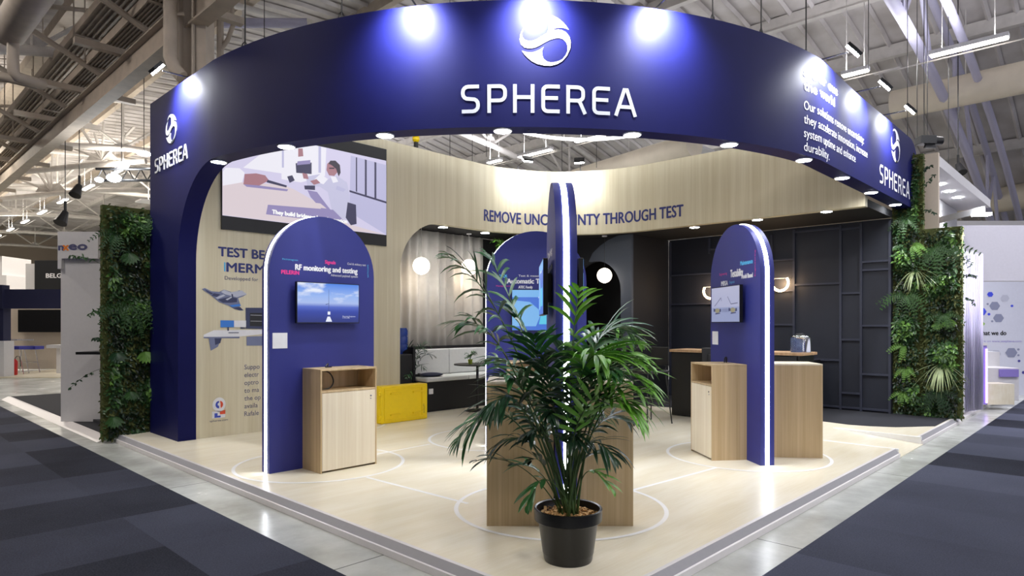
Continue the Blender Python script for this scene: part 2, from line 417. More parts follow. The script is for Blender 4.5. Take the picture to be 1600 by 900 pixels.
# black carpet zone
bc = [(8.47, .09), (7.98, .48), (7.82, .78), (7.76, 1.05), (7.84, 1.4), (7.9, 2.2), (7.82, 3.4), (7.65, 4.5), (7.2, 5.7), (6.5, 6.45), (5.6, 6.6), (4.2, 6.6), (4.2, 7.85), (9.9, 7.85), (9.9, .09)]
tag(obj('lounge_carpet', MB().prism(bc, T0, .0005, .006), M_blackcarpet), 'black carpet with curved edge under the dark lounge area', 'carpet')

# ---------------------------------------------------------------- big curved fascia (outer)
AC = (6.016, 6.225); AR = 5.651; A0, A1 = R(186.35), R(262.72)
SL = 2.14; SB = AR*(A1-A0); SE = SL+SB+4.7
def hpath(s):
    if s <= SL: return (.4, 7.74-s), (-1, 0)
    if s <= SL+SB:
        a = A0+(s-SL)/AR; return (AC[0]+AR*math.cos(a), AC[1]+AR*math.sin(a)), (math.cos(a), math.sin(a))
    return (AC[0]+AR*math.cos(A1)+(s-SL-SB), .62), (0, -1)
def TH(s, z, d):
    (x, y), n = hpath(s); return (x+n[0]*d, y+n[1]*d, z)
ZB = 3.38; TH_ = .22
def zbot(s):
    if s < 1.04: return 0
    if s < SL: return 2.28+math.sqrt(max(0, 1.21-(SL-s)**2))
    e = SE-s
    return ZB + (.28-math.sqrt(max(0, .0784-(.28-e)**2)) if e < .28 else 0)
def ztop(s):
    b = 4.5+.11*math.sin(math.pi*min(1, max(0, (s-SL)/(SB+1.5))))
    e = SE-s
    return b - (.55-math.sqrt(max(0, .3025-(.55-e)**2)) if e < .55 else 0)
SS = [0, .5, 1.04-1e-4, 1.04] + [1.04+1.1*(1-math.cos(R(90*i/16))) for i in range(1, 17)]
SS += [SL+SB*i/60 for i in range(1, 61)] + [SL+SB+.5*i for i in range(1, 9)]
SS += [SE-.55+.55*math.sin(R(90*i/10)) for i in range(0, 11)]
SS = sorted(set(round(x, 5) for x in SS))
fas = thing('arch_fascia', 'huge curved navy blue fascia and left leg with white lettering round the stand', 'fascia', (.5, 7.2, 0))
def shell(SS, T, zb, zt, th):
    mb = MB(); n = len(SS)
    for d, flip in ((0, 0), (-th, 1)):
        vs = [T(s, zb(s), d) for s in SS] + [T(s, zt(s), d) for s in SS]
        fs = [(i, i+1, n+i+1, n+i) for i in range(n-1)]
        mb.add(vs, [f[::-1] for f in fs] if flip else fs)
    for zz in (zb, zt):
        vs = [T(s, zz(s), 0) for s in SS] + [T(s, zz(s), -th) for s in SS]
        mb.add(vs, [(i, n+i, n+i+1, i+1) for i in range(n-1)])
    for s in (SS[0], SS[-1]):
        mb.add([T(s, zb(s), 0), T(s, zt(s), 0), T(s, zt(s), -th), T(s, zb(s), -th)], [(0, 1, 2, 3)])
    return mb
obj('panel', shell(SS, TH, zbot, ztop, TH_), M_navy, fas, smooth=35)
M_letter_dim = plain('white_vinyl_dimmed', srgb(200, 203, 216), .55)  # white letters, greyed in the colour for the weaker light on them
mb = MB(); spherea(mb, 5.32, 3.515, .275, TH, .006, width=1.73); obj('lettering', mb, M_letter_dim, fas)
mb = MB(); emblem(mb, 6.135, 4.22, .25, TH, .006); obj('emblem', mb, M_white, fas)
mb = MB(); spherea(mb, .21, 3.51, .19, TH, .001, thick=.010, width=1.17); obj('lettering', mb, M_white, fas, label='raised white lettering on the left leg')
mb = MB(); emblem(mb, .815, 3.99, .185, TH, .001, thick=.010); obj('emblem', mb, M_white, fas)
XS = lambda x: x-(AC[0]+AR*math.cos(A1))+SL+SB
mb = MB(); spherea(mb, XS(7.70), 3.50, .27, TH, .004, width=1.70); obj('lettering', mb, M_white, fas)
mb = MB(); emblem(mb, XS(8.55), 4.19, .25, TH, .004); obj('emblem', mb, M_white, fas)
mb = MB()
for i, (s, w, b) in enumerate((('s our cus', .95, 1), ('the world', .85, 1), ('Our solutions remove uncertainty:', 2.02, 0), ('they accelerate innovation, increase', 2.18, 0), ('system uptime and enhance', 1.66, 0), ('durability.', .66, 0))):
    z = 4.27-.155*i if i < 2 else 3.895-.155*(i-2)
    mb = MB(); put_text(mb, s, XS(4.93), z, .105, TH, .004, width=w, bold=.05 if i < 2 else 0)
    obj('text_line', mb, M_white, fas)
for s in (2.72, 5.98): obj('fixing_bolt', MB().lathe([(.012, 0), (.012, .003)], 10, c=(*TH(s, 0, -.11)[:2], ZB-.003)), M_black, fas)

# ---------------------------------------------------------------- wooden wall + band (inner)
WX0 = .625; WY = 6.73; BR = 2.25; BX = 5.6
L1 = BX-WX0; L2 = BR*math.pi/2; WE = L1+L2+4.0
def wpath(s):
    if s <= L1: return (WX0+s, WY), (0, -1)
    if s <= L1+L2:
        a = (s-L1)/BR; return (BX+BR*math.sin(a), WY-BR+BR*math.cos(a)), (-math.sin(a), -math.cos(a))
    t = s-L1-L2; return (BX+BR+.035*t, WY-BR-t), (-1, -.035)
def TW(s, z, d):
    (x, y), n = wpath(s); return (x+n[0]*d, y+n[1]*d, z)
OS = 3.85-WX0; OR = .88; WB = 3.235
def wzb(s):
    if s < OS: return 0
    if s < OS+OR: return WB-OR+math.sqrt(max(0, OR*OR-(OS+OR-s)**2))
    return WB
SW = [0, 1, 2, OS-1e-4, OS]+[OS+OR*(1-math.cos(R(90*i/14))) for i in range(1, 15)]+[L1]+[L1+L2*i/24 for i in range(1, 25)]+[L1+L2+i*.6 for i in range(1, 7)]
SW = sorted(set(round(x, 5) for x in SW))
ww = thing('wood_wall', 'light oak wall with arched opening continuing as a curved hanging oak band', 'wall panel', (2.2, 6.8, 0))
obj('panel', shell(SW, TW, wzb, lambda s: 4.46, .14), M_wood, ww, smooth=35)
mb = MB(); SX0 = (5.758-WX0); SX1 = L1+L2+.675
put_text(mb, 'REMOVE UNCERTAINTY THROUGH TEST', SX0, 3.415, .215, TW, .004, width=SX1-SX0, bold=.022)
obj('slogan', mb, M_txtnavy, ww)
def TP(x, z, d): return (x, WY-d, z)
mb = MB()
put_text(mb, 'TEST BE', .911, 2.385, .125, TP, .004, width=.63, bold=.03)
put_text(mb, 'MERM', 1.02, 2.185, .125, TP, .004, width=.52, bold=.03)
obj('heading', mb, M_txtnavy, ww)
obj('heading_accent', MB().flat([(.985, 2.185), (1.003, 2.185), (1.003, 2.30), (.985, 2.31)], TP, .004), M_cyan, ww)
mb = MB(); put_text(mb, 'Developped for', .994, 2.075, .05, TP, .004, width=.455)
for i, s in enumerate(('Suppo', 'electr', 'optro', 'to ma', 'the op', 'availa', 'Rafale')):
    put_text(mb, s, 1.258, .868-.106*i, .066, TP, .004, cond=.95)
put_text(mb, 'spherea.com', .80, .20, .026, TP, .004, width=.235)
obj('small_print', mb, M_txtgrey, ww)
# aircraft picture (printed)
M_jl = plain('print_light_grey', srgb(196, 200, 216), .6); M_jm = plain('print_mid_grey', srgb(120, 128, 160), .6); M_jd = plain('print_dark_slate', srgb(60, 66, 100), .6)
M_jb = plain('print_blue', srgb(60, 130, 220), .6); M_jw = plain('print_white', srgb(236, 236, 240), .6)
def PX(x, y):  # 10x zoom crop (310,430) -> wall coordinates
    px, py = 310+x/10, 430+y/10
    r = (px-800)/1015; dy = FY+r*RY; t = (WY-CAM[1])/dy
    return (CAM[0]+(FX+r*RX)*t, CAM[2]-(py-508)/1015*t)
mb = MB()
for k, (m, pts) in enumerate([
    (1, [(50, 218), (100, 200), (200, 250), (320, 262), (400, 225), (520, 265), (600, 250), (640, 235), (750, 300), (700, 330), (620, 360), (640, 420), (660, 470), (640, 500), (710, 550), (650, 555), (560, 530), (480, 480), (400, 450), (320, 420), (260, 370), (190, 310)]),
    (0, [(350, 262), (400, 228), (500, 268), (600, 250), (680, 240), (755, 298), (600, 345), (540, 330), (420, 300)]),
    (2, [(90, 215), (160, 250), (230, 285), (200, 300), (130, 262)]), (2, [(240, 280), (340, 300), (290, 340), (200, 320)]),
    (0, [(262, 352), (390, 300), (420, 320), (300, 372)]), (2, [(300, 380), (480, 340), (600, 360), (600, 420), (500, 430), (380, 430)]),
    (0, [(420, 378), (520, 330), (530, 345), (450, 392)]), (3, [(480, 470), (640, 450), (660, 480), (520, 498)]), (2, [(540, 510), (650, 500), (700, 548), (620, 545)]), (2, [(510, 290), (535, 300), (540, 360), (520, 350)])]):
    mb.flat([PX(*p) for p in pts], TP, .004+.0006*k, m)
obj('aircraft_picture', mb, [M_jl, M_jm, M_jd, M_jb], ww)
mb = MB()
for k, (m, pts) in enumerate([
    (0, [(80, 930), (240, 860), (1000, 850), (1000, 920), (640, 960), (80, 965)]), (1, [(80, 965), (640, 960), (640, 985), (80, 985)]),
    (1, [(160, 985), (360, 985), (300, 1120), (190, 1180)]), (2, [(250, 985), (360, 985), (340, 1060), (260, 1090)]),
    (2, [(735, 510), (1010, 510), (1010, 840), (735, 835)]), (4, [(800, 590), (1000, 590), (1000, 800), (800, 795)]), (1, [(750, 960), (1010, 950), (1010, 1100), (750, 1100)]),
    (0, [(810, 620), (990, 625), (990, 630), (810, 625)]), (0, [(810, 715), (990, 718), (990, 722), (810, 719)]),
    (3, [(340, 705), (552, 708), (552, 812), (342, 815)]), (0, [(552, 708), (740, 708), (740, 812), (552, 812)]), (2, [(448, 812), (472, 812), (472, 868), (448, 868)]), (2, [(650, 812), (720, 820), (740, 835), (650, 835)]), (2, [(470, 893), (630, 893), (620, 905), (460, 905)])]):
    mb.flat([PX(*p) for p in pts], TP, .004+.0006*k, m)
obj('workstation_picture', mb, [M_jw, M_jm, M_jd, M_jb, M_black], ww)
mb = MB()
mb.flat(arc(.92, .42, .085, 0, 360, 24, .095)[:-1], TP, .004, 0)
mb.flat(arc(.92, .42, .047, 90, 270, 12, .05), TP, .005, 1); mb.flat(arc(.925, .42, .047, -70, 80, 12, .05), TP, .005, 2); mb.flat(arc(.92, .425, .02, 0, 360, 12)[:-1], TP, .006, 0)
mb.flat([(.83, .245), (1.0, .245), (1.0, .335), (.83, .335)], TP, .004, 0)
mb.flat([(.86, .25), (.94, .25), (.94, .275), (.9, .275), (.9, .31), (.86, .31)], TP, .005, 1); mb.flat([(.93, .29), (1.0, .29), (1.0, .345), (.93, .325)], TP, .0055, 2)
obj('round_and_square_logos', mb, [M_jw, plain('print_royal_blue', srgb(60, 80, 190), .6), plain('print_red', srgb(226, 84, 50), .6)], ww)

# large wall screen
def em(name, c, s=1.0):
    m, nt, b = new_mat(name); b.inputs['Base Color'].default_value = (.01, .01, .01, 1); b.inputs['Roughness'].default_value = .3
    b.inputs['Emission Color'].default_value = srgb(*c); b.inputs['Emission Strength'].default_value = s*.72; return m
S_bg = em('screen_lavender', (214, 208, 236)); S_w = em('screen_white', (240, 238, 248)); S_tab = em('screen_table', (222, 208, 214)); S_tab2 = em('screen_table_edge', (150, 140, 186))
S_skin = em('screen_skin', (170, 122, 132)); S_hair = em('screen_hair', (56, 48, 62)); S_shirt = em('screen_shirt', (200, 198, 226)); S_d = em('screen_dark', (66, 64, 92)); S_cab = em('screen_cabinet', (190, 188, 222)); S_sub = em('screen_caption', (255, 255, 255)); S_off = em('screen_black_bar', (44, 42, 46), .6)
scr = thing('wall_screen', 'large video screen on the oak wall showing a laboratory scene with a caption', 'screen', (2.25, 6.7, 2.74))
def TS(x, z, d): return (x, WY-d, z)
obj('casing', MB().bx(.944, 3.558, WY-.035, WY-.001, 2.74, 4.30), M_black, scr)
def Q(px, py):    # photo pixel -> screen plane
    r = (px-800)/1015; dy = FY+r*RY; t = (WY-.04-CAM[1])/dy
    x = CAM[0]+(FX+r*RX)*t; z = CAM[2]-(py-508)/1015*t
    return (min(3.55, max(.952, x)), min(4.11, max(2.925, z)))
mb = MB()
shapes = [(0, [(.95, 2.92), (3.55, 2.92), (3.55, 4.115), (.95, 4.115)]),
 (2, [Q(345, 283), Q(440, 288), Q(460, 296), Q(520, 330), Q(545, 350), Q(602, 372), Q(345, 360)]),
 (1, [Q(380, 262), Q(440, 215), Q(470, 215), Q(468, 275), Q(400, 265)]), (1, [Q(440, 215), Q(510, 225), Q(508, 275), Q(470, 285), Q(440, 280)]),
 (7, [Q(462, 255), Q(487, 254), Q(487, 272), Q(463, 270)]), (3, [Q(465, 252), Q(485, 250), Q(485, 256), Q(464, 258)]), (4, [Q(466, 232), Q(473, 232), Q(474, 244), Q(466, 245)]),
 (8, [Q(548, 243), Q(604, 258), Q(604, 372), Q(560, 340), Q(546, 330)]), (7, [Q(556, 246), Q(558, 246), Q(558, 300), Q(556, 299)]), (7, [Q(570, 249), Q(573, 250), Q(573, 308), Q(570, 306)]), (7, [Q(585, 253), Q(588, 254), Q(588, 312), Q(585, 310)]), (7, [Q(546, 297), Q(604, 315), Q(604, 318), Q(546, 300)]),
 (6, [Q(478, 276), Q(500, 272), Q(510, 282), Q(522, 274), Q(530, 277), Q(542, 285), Q(546, 305), Q(545, 345), Q(520, 336), Q(512, 300), Q(500, 292), Q(480, 290)]),
 (4, [Q(511, 256), Q(516, 252), Q(526, 258), Q(528, 268), Q(522, 275), Q(514, 274), Q(510, 266)]),
 (5, [Q(513, 256), Q(516, 251), Q(524, 251), Q(531, 258), Q(532, 270), Q(529, 276), Q(525, 264), Q(518, 258)]),
 (7, [Q(543, 316), Q(556, 320), Q(557, 350), Q(548, 352), Q(540, 340)]), (4, [Q(472, 270), Q(480, 272), Q(482, 280), Q(474, 279)]),
 (7, [Q(475, 290), Q(492, 290), Q(492, 297), Q(476, 296)]), (3, [Q(480, 297), Q(495, 300), Q(510, 320), Q(518, 330), Q(505, 330), Q(485, 308)]),
 (1, [Q(345, 268), Q(352, 262), Q(374, 263), Q(382, 270), Q(378, 285), Q(346, 290)]),
 (4, [Q(382, 272), Q(400, 271), Q(414, 274), Q(420, 282), Q(405, 290), Q(380, 288)]), (7, [Q(418, 281), Q(448, 290), Q(447, 293), Q(416, 285)]), (3, [Q(380, 288), Q(405, 290), Q(450, 296), Q(448, 299), Q(385, 292)]),
 (5, [Q(514, 262), Q(522, 262), Q(522, 264), Q(514, 264)]), (1, [Q(516, 276), Q(524, 276), Q(528, 284), Q(520, 286)]), (8, [Q(526, 290), Q(540, 296), Q(536, 300), Q(524, 296)]), (1, [Q(500, 272), Q(512, 280), Q(505, 288), Q(488, 283)]), (4, [Q(484, 283), Q(494, 280), Q(500, 286), Q(490, 289)]), (2, [Q(350, 300), Q(500, 318), Q(510, 326), Q(350, 310)]), (8, [Q(440, 218), Q(443, 217), Q(443, 262), Q(440, 262)]), (8, [Q(497, 224), Q(501, 225), Q(501, 270), Q(497, 270)]), (7, [Q(448, 276), Q(456, 274), Q(460, 282), Q(452, 286)]),
 (3, [Q(418, 320), Q(520, 328), Q(540, 348), Q(500, 345), Q(415, 335)])]
for k, (m, pts) in enumerate(shapes): mb.flat(pts, TS, .036+.0005*k, m)
put_text(mb, 'They build bridges where innovation', 1.63, 2.985+.04, .058, TS, .052, mat=9, width=1.19, bold=.06)
put_text(mb, 'meets', 1.98, 2.90+.04, .05, TS, .052, mat=9, width=.2, bold=.06)
obj('picture', mb, [S_bg, S_w, S_tab, S_tab2, S_skin, S_hair, S_shirt, S_d, S_cab, S_sub], scr)

# ---------------------------------------------------------------- canopy slab behind the band, walls of the dark lounge
mb = MB()
cp = [wpath(s) for s in SW if s >= OS]
poly = [(p[0]-n[0]*.15, p[1]-n[1]*.15) for p, n in cp] + [(8.1, .88), (9.45, .88), (9.45, 7.6), (3.86, 7.6)]
mb.prism(poly, T0, WB+.005, WB+.12)
tag(obj('canopy', mb, M_blackmatt), 'black canopy ceiling over the lounge behind the oak band', 'canopy')
mb = MB()
n = 150; vs = []
for k in range(n+1):
    x = 3.75+2.72*k/n; y = 7.50+.045*math.sin(k*.52+.8*math.sin(k*.13))+.02*math.sin(k*.21)
    vs += [(x, y, .01), (x, y, 3.22)]
mb.add(vs, [(2*i, 2*i+2, 2*i+3, 2*i+1) for i in range(n)])
o = obj('curtain', mb, M_curtain, smooth=180); tag(o, 'floor length grey curtain behind the white bench', 'curtain')
sm = o.modifiers.new('thick', 'SOLIDIFY'); sm.thickness = .006
struct('wall_back', MB().bx(3.7, 9.6, 7.62, 7.72, 0, 3.23), M_blackmatt, label='black back wall behind the curtain')
# lattice wall
lw = thing('lattice_wall', 'tall anthracite panelled wall with raised rectangular battens', 'wall panel', (9.55, 3, 0))
obj('backing', MB().bx(9.5, 9.6, .9, 5.02, 0, 3.235), M_anth, lw)
def vb(y, z0, z1): obj('batten', MB().bx(9.462, 9.5, y-.018, y+.018, z0, z1), M_anth2, lw)
def hb(y0, y1, z): obj('batten', MB().bx(9.466, 9.5, min(y0, y1)+.018, max(y0, y1)-.018, z-.016, z+.016), M_anth2, lw)
for y, a, b in ((.92, .0, 3.2), (1.354, 0, 3.2), (1.68, 0, 3.2), (2.47, 0, 3.2), (2.88, 2.67, 3.15), (3.81, 0, 3.2), (4.12, 2.9, 3.2), (5.0, 0, 3.2)): vb(y, a, b)
for a, b, z in ((.92, 1.354, 2.54), (.92, 1.354, 2.40), (.92, 1.354, 1.46), (.92, 1.354, .64), (1.354, 1.68, 3.13), (1.354, 1.68, 2.02), (1.354, 1.68, 1.22), (1.354, 1.68, .3),
                (1.68, 2.47, 3.16), (1.68, 2.47, 2.2), (1.68, 2.47, .86), (2.47, 3.81, 2.67), (2.47, 3.81, 2.10), (2.47, 3.81, 1.48), (3.81, 4.12, 2.98), (3.81, 5.0, 2.5), (3.81, 5.0, 1.9), (.92, 1.354, .05), (1.354, 1.68, .05), (1.68, 2.47, .05)): hb(a, b, z)
# dark store block with the grey arch
tag(obj('store_block', MB().bx(8.1, 9.46, 5.03, 5.13, 0, 3.235), M_archdark), 'dark plain partition wall between arch and lattice wall', 'partition')
aw = thing('arch_wall', 'slate grey arched doorway panel with a globe lamp hanging in front', 'arch', (8.15, 5.7, 0))
def TA(y, z, d): return (8.1-d, y, z)
yc, r = 5.86, .61
inner = [(yc-r, .0)] + arc(yc, 2.15, r, 180, 90, 10)
outer = [(6.03, 2.76)] + [(yy, zz) for yy, zz in ((5.93, 2.93), (5.75, 3.06), (5.55, 3.16), (5.3, 3.23), (5.0, 3.23), (5.0, 0))]
obj('arch_face', MB().prism(inner+[(5.95, 2.755)]+outer, TA, 0, .06), M_archgrey, aw)
inner2 = [(yc-r, 0)] + arc(yc, 2.15, r, 180, 0, 20) + [(yc+r, 0)]
obj('arch_backing', MB().prism(inner2+[(7.6, 0), (7.6, 3.235), (5.0, 3.235), (5.0, 0)], TA, -.08, -.001), M_archdark, aw)
mb = MB()
vs = []
for k in range(11):
    t = k/10; y = 5.98-.42*t; z = 2.80+.42*math.sin(t*math.pi/2)
    vs += [(8.036, y, z-.0), (8.036, y-.22*(1-.3*t), z)]
mb.add(vs, [(2*i, 2*i+1, 2*i+3, 2*i+2) for i in range(10)])
struct('wall_inner', MB().bx(9.3, 9.4, 5.15, 7.6, 0, 3.23), M_blackmatt, label='black wall seen through the grey arch')

# ---------------------------------------------------------------- totems
HW, ZS = .61, 2.0
def totem_outline(hw=HW, r=HW, n=28): return [(-hw, 0)] + arc(0, ZS, r, 180, 0, n) + [(hw, 0)]
TT = .155
def screen_mats(): pass
def totem(c, ang, label, faces):
    t = thing('arch_totem', label, 'display totem', (c[0], c[1], 0), ang, 'blue arch totems with light strips')
    L = lambda u, v, d: (u, -TT/2-d, v)                   # front face
    B = lambda u, v, d: (-u, TT/2+d, v)                   # rear face
    mb = MB().prism(totem_outline(), lambda u, v, d: (u, d, v), -TT/2, TT/2)
    obj('body', mb, M_tot, t, local=True, smooth=35)
    ol = totem_outline(HW+.005, HW+.005, 40); n = len(ol); w = .021
    vs = [(u, -w, v) for u, v in ol] + [(u, w, v) for u, v in ol]
    ol2 = totem_outline(HW-.004, HW-.004, 40); vs += [(u, -w, v) for u, v in ol2] + [(u, w, v) for u, v in ol2]
    fs = [(i, i+1, n+i+1, n+i) for i in range(n-1)] + [(i, 2*n+i, 2*n+i+1, i+1) for i in range(n-1)] + [(n+i, n+i+1, 3*n+i+1, 3*n+i) for i in range(n-1)]
    obj('light_strip', MB().add(vs, fs), M_led, t, local=True)
    for texts, side in faces:
        T = L if side == 0 else B
        for key, m in (('w', M_white), ('p', M_pink), ('c', M_cyan)):
            mb = MB()
            for k, s, u, v, h, wd, vert in texts:
                if k == key: put_text(mb, s, u, v, h, T, .002, width=wd, bold=.045 if h > .03 else 0, vert=vert)
            if mb.v: obj('lettering', mb, m, t, local=True)
    return t
def wall_tv(c, ang, u0, u1, z0, z1, side, label, draw):
    """thin display mounted on a totem face, in the totem's frame"""
    t = thing('display_screen', label, 'screen', (c[0], c[1], 0), ang, None)
    sg = -1 if side == 0 else 1
    fu = (lambda u, v, d: (u, -d, v)) if side == 0 else (lambda u, v, d: (-u, d, v))
    d0 = TT/2
    def bx(a, b, e, f, g, h): return MB().prism([(a, e), (b, e), (b, f), (a, f)], fu, g, h)
    obj('wall_bracket', bx(u0+.2, u1-.2, z0+.1, z1-.1, d0+.001, d0+.04), M_black, t, local=True)
    obj('casing', bx(u0, u1, z0, z1, d0+.04, d0+.075), M_black, t, local=True, bevel=.003)
    mb = MB(); mats = draw(mb, u0+.008, u1-.008, z0+.008, z1-.008, lambda u, v, d: fu(u, v, d0+.075+d))
    obj('picture', mb, mats, t, local=True)
    return t
f1 = [('c', 'Electromagnetic', -.475, 2.125, .018, .17, 0), ('w', 'RF monitoring and testing', -.335, 2.035, .058, .73, 0), ('p', 'PELERIN', -.485, 1.985, .04, .19, 0), ('p', 'Signals', 0, 2.12, .036, .125, 0),
      ('w', 'Civil & military test', .27, 2.125, .024, .235, 0), ('w', 'Advanced payload system', .07, 1.99, .026, .33, 0), ('c', 'SATCOM', .54, 2.0, .018, .14, 1)]
totem(T1, 0, 'blue arch totem at front left headed RF monitoring and testing', [(f1, 0)])
f4 = [('c', 'ATMOS', -.49, 2.045, .035, .13, 0), ('w', 'Test & measurement equipment', -.22, 2.055, .026, .62, 0), ('w', 'Automatic Test Intelligence', -.36, 1.975, .058, .86, 0), ('p', 'Management', -.49, 1.935, .018, .17, 0), ('w', 'ATEC Family', -.22, 1.915, .032, .17, 0), ('c', 'ATEC Family', .03, 1.915, .034, .18, 0)]
totem(T4, R(43.8-86), 'blue arch totem behind the palm headed Automatic Test', [(f4, 0)])
A2 = R(43.8-173)
f2 = [('p', 'Engineering', -.36, 2.06, .03, .20, 0), ('w', 'MBSA', -.31, 1.935, .055, .17, 0), ('w', 'Testability', -.07, 2.02, .085, .30, 0), ('c', 'Maintenance', .17, 2.135, .048, .28, 0), ('c', 'Diagnosis', -.1, 1.95, .03, .13, 0), ('w', 'Model Based', .2, 1.985, .05, .25, 0), ('p', 'Engineering', .51, 1.99, .022, .28, 1)]
totem(T2, A2, 'blue arch totem at right headed Testability with curved top light', [(f2, 0)])
A3 = R(43.8-180)
f3 = [('w', 'Training', -.38, 2.03, .06, .6, 0), ('w', 'Simulation & test', -.30, 1.91, .05, .55, 0)]
totem(T3, A3, 'blue arch totem seen edge on directly behind the palm', [(f3, 0), (f3, 1)])

B_sky = em('screen_sky', (96, 150, 240)); B_cl = em('screen_cloud', (216, 226, 250)); B_sea = em('screen_sea', (44, 66, 170)); B_hz = em('screen_haze', (150, 176, 236)); B_w = em('screen_pale', (236, 240, 252)); B_dk = em('screen_mast', (70, 80, 130)); B_sea2 = em('screen_deep_sea', (34, 50, 140))
def sea_mat():
    m, nt, b = new_mat('screen_sea_view'); b.inputs['Base Color'].default_value = (.01, .01, .01, 1); b.inputs['Emission Strength'].default_value = .72
    tc = nt.nodes.new('ShaderNodeTexCoord'); sep = nt.nodes.new('ShaderNodeSeparateXYZ'); nt.links.new(tc.outputs['Generated'], sep.inputs[0])
    cr = nt.nodes.new('ShaderNodeValToRGB'); E_ = cr.color_ramp.elements; E_[0].color = srgb(30, 44, 120); E_[1].color = srgb(70, 130, 230); E_[1].position = 1
    for p, c in ((.28, (44, 66, 165)), (.40, (80, 104, 200)), (.50, (170, 190, 238)), (.68, (150, 182, 242))):
        e = E_.new(p); e.color = srgb(*c)
    nt.links.new(sep.outputs[2], cr.inputs[0])
    mp = nt.nodes.new('ShaderNodeMapping'); mp.inputs['Scale'].default_value = (2.2, 1, 3.4); nt.links.new(tc.outputs['Generated'], mp.inputs[0])
    n = nt.nodes.new('ShaderNodeTexNoise'); n.inputs['Scale'].default_value = 1.4; n.inputs['Detail'].default_value = 4; nt.links.new(mp.outputs[0], n.inputs['Vector'])
    c2 = nt.nodes.new('ShaderNodeValToRGB'); c2.color_ramp.elements[0].position = .48; c2.color_ramp.elements[1].position = .66; nt.links.new(n.outputs['Fac'], c2.inputs[0])
    c3 = nt.nodes.new('ShaderNodeValToRGB'); c3.color_ramp.elements[0].position = .45; c3.color_ramp.elements[1].position = .6; nt.links.new(sep.outputs[2], c3.inputs[0])
    ml = nt.nodes.new('ShaderNodeMath'); ml.operation = 'MULTIPLY'; nt.links.new(c2.outputs[0], ml.inputs[0]); nt.links.new(c3.outputs[0], ml.inputs[1])
    mx = nt.nodes.new('ShaderNodeMix'); mx.data_type = 'RGBA'; nt.links.new(ml.outputs[0], mx.inputs[0]); nt.links.new(cr.outputs[0], mx.inputs[6]); mx.inputs[7].default_value = srgb(232, 238, 252)
    nt.links.new(mx.outputs[2], b.inputs['Emission Color']); return m
def draw_sea(mb, u0, u1, v0, v1, T):
    W, H = u1-u0, v1-v0; U = lambda a: u0+a*W; V = lambda b: v0+b*H
    mb.flat([(u0, v0), (u1, v0), (u1, v1), (u0, v1)], T, .001, 0)
    mb.flat([(U(.487), V(.1)), (U(.497), V(.1)), (U(.494), V(.85)), (U(.49), V(.85))], T, .0035, 4)
    mb.flat([(U(.44), V(.02)), (U(.545), V(.02)), (U(.51), V(.15)), (U(.47), V(.15))], T, .004, 6); mb.flat([(U(.472), V(.2)), (U(.515), V(.2)), (U(.515), V(.28)), (U(.472), V(.28))], T, .004, 6)
    mb.flat([(U(.44), V(.45)), (U(.49), V(.48)), (U(.49), V(.49)), (U(.44), V(.47))], T, .004, 4)
    put_text(mb, 'Measuring Programme', U(.72), V(.145), H*.032, T, .0045, mat=6, width=W*.22); put_text(mb, 'in the LABS', U(.72), V(.11), H*.028, T, .0045, mat=6, width=W*.12)
    return [sea_mat(), B_cl, B_sea, B_hz, B_dk, B_sea2, B_w]
wall_tv(T1, 0, -.36, .372, 1.49, 1.912, 0, 'flat screen on the front left totem showing a mast above blue sea', draw_sea)
G_bg = em('screen_grey', (150, 160, 200), .9); G_lt = em('screen_light_grey', (176, 180, 212), .9); G_y = em('screen_olive', (150, 146, 120), .9); G_d = em('screen_navy', (60, 66, 110), .9)
def draw_air(mb, u0, u1, v0, v1, T):
    W, H = u1-u0, v1-v0; U = lambda a: u0+a*W; V = lambda b: v0+b*H
    mb.flat([(u0, v0), (u1, v0), (u1, v1), (u0, v1)], T, .001, 1); mb.flat([(u0, v0), (u1, v0), (u1, V(.42)), (u0, V(.42))], T, .0015, 0)
    for cx in (.22, .78):
        mb.flat([(U(cx+.09*math.cos(t)), V(.33+.07*math.sin(t))) for t in [2*math.pi*i/12 for i in range(12)]], T, .002, 2)
        mb.flat([(U(cx-.14), V(.3)), (U(cx-.08), V(.3)), (U(cx-.07), V(.37)), (U(cx-.14), V(.4))], T, .0022, 3); mb.flat([(U(cx+.08), V(.28)), (U(cx+.15), V(.3)), (U(cx+.14), V(.38)), (U(cx+.09), V(.38))], T, .0022, 3)
        mb.flat([(U(cx-.08), V(.22)), (U(cx+.12), V(.24)), (U(cx+.1), V(.27)), (U(cx-.06), V(.26))], T, .0024, 3)
    for a, b in (((.12, .46), (.36, .70)), ((.36, .70), (.38, .6)), ((.60, .72), (.72, .5)), ((.72, .5), (.95, .52))):
        mb.ribbon([(U(a[0]), V(a[1])), (U(b[0]), V(b[1]))], .008, T, .003, 3)
    for k in range(5): mb.flat([(U(.42+.05*k), V(.28)), (U(.435+.05*k), V(.28)), (U(.435+.05*k), V(.38)), (U(.42+.05*k), V(.38))], T, .003, 3)
    return [G_bg, G_lt, G_y, G_d]
wall_tv(T2, A2, -.42, .305, 1.50, 1.915, 0, 'flat screen on the right totem showing two aircraft lifts', draw_air)
H_b = em('screen_blue', (60, 110, 210)); H_l = em('screen_light_blue', (120, 180, 235)); H_c = em('screen_cyan', (90, 200, 230))
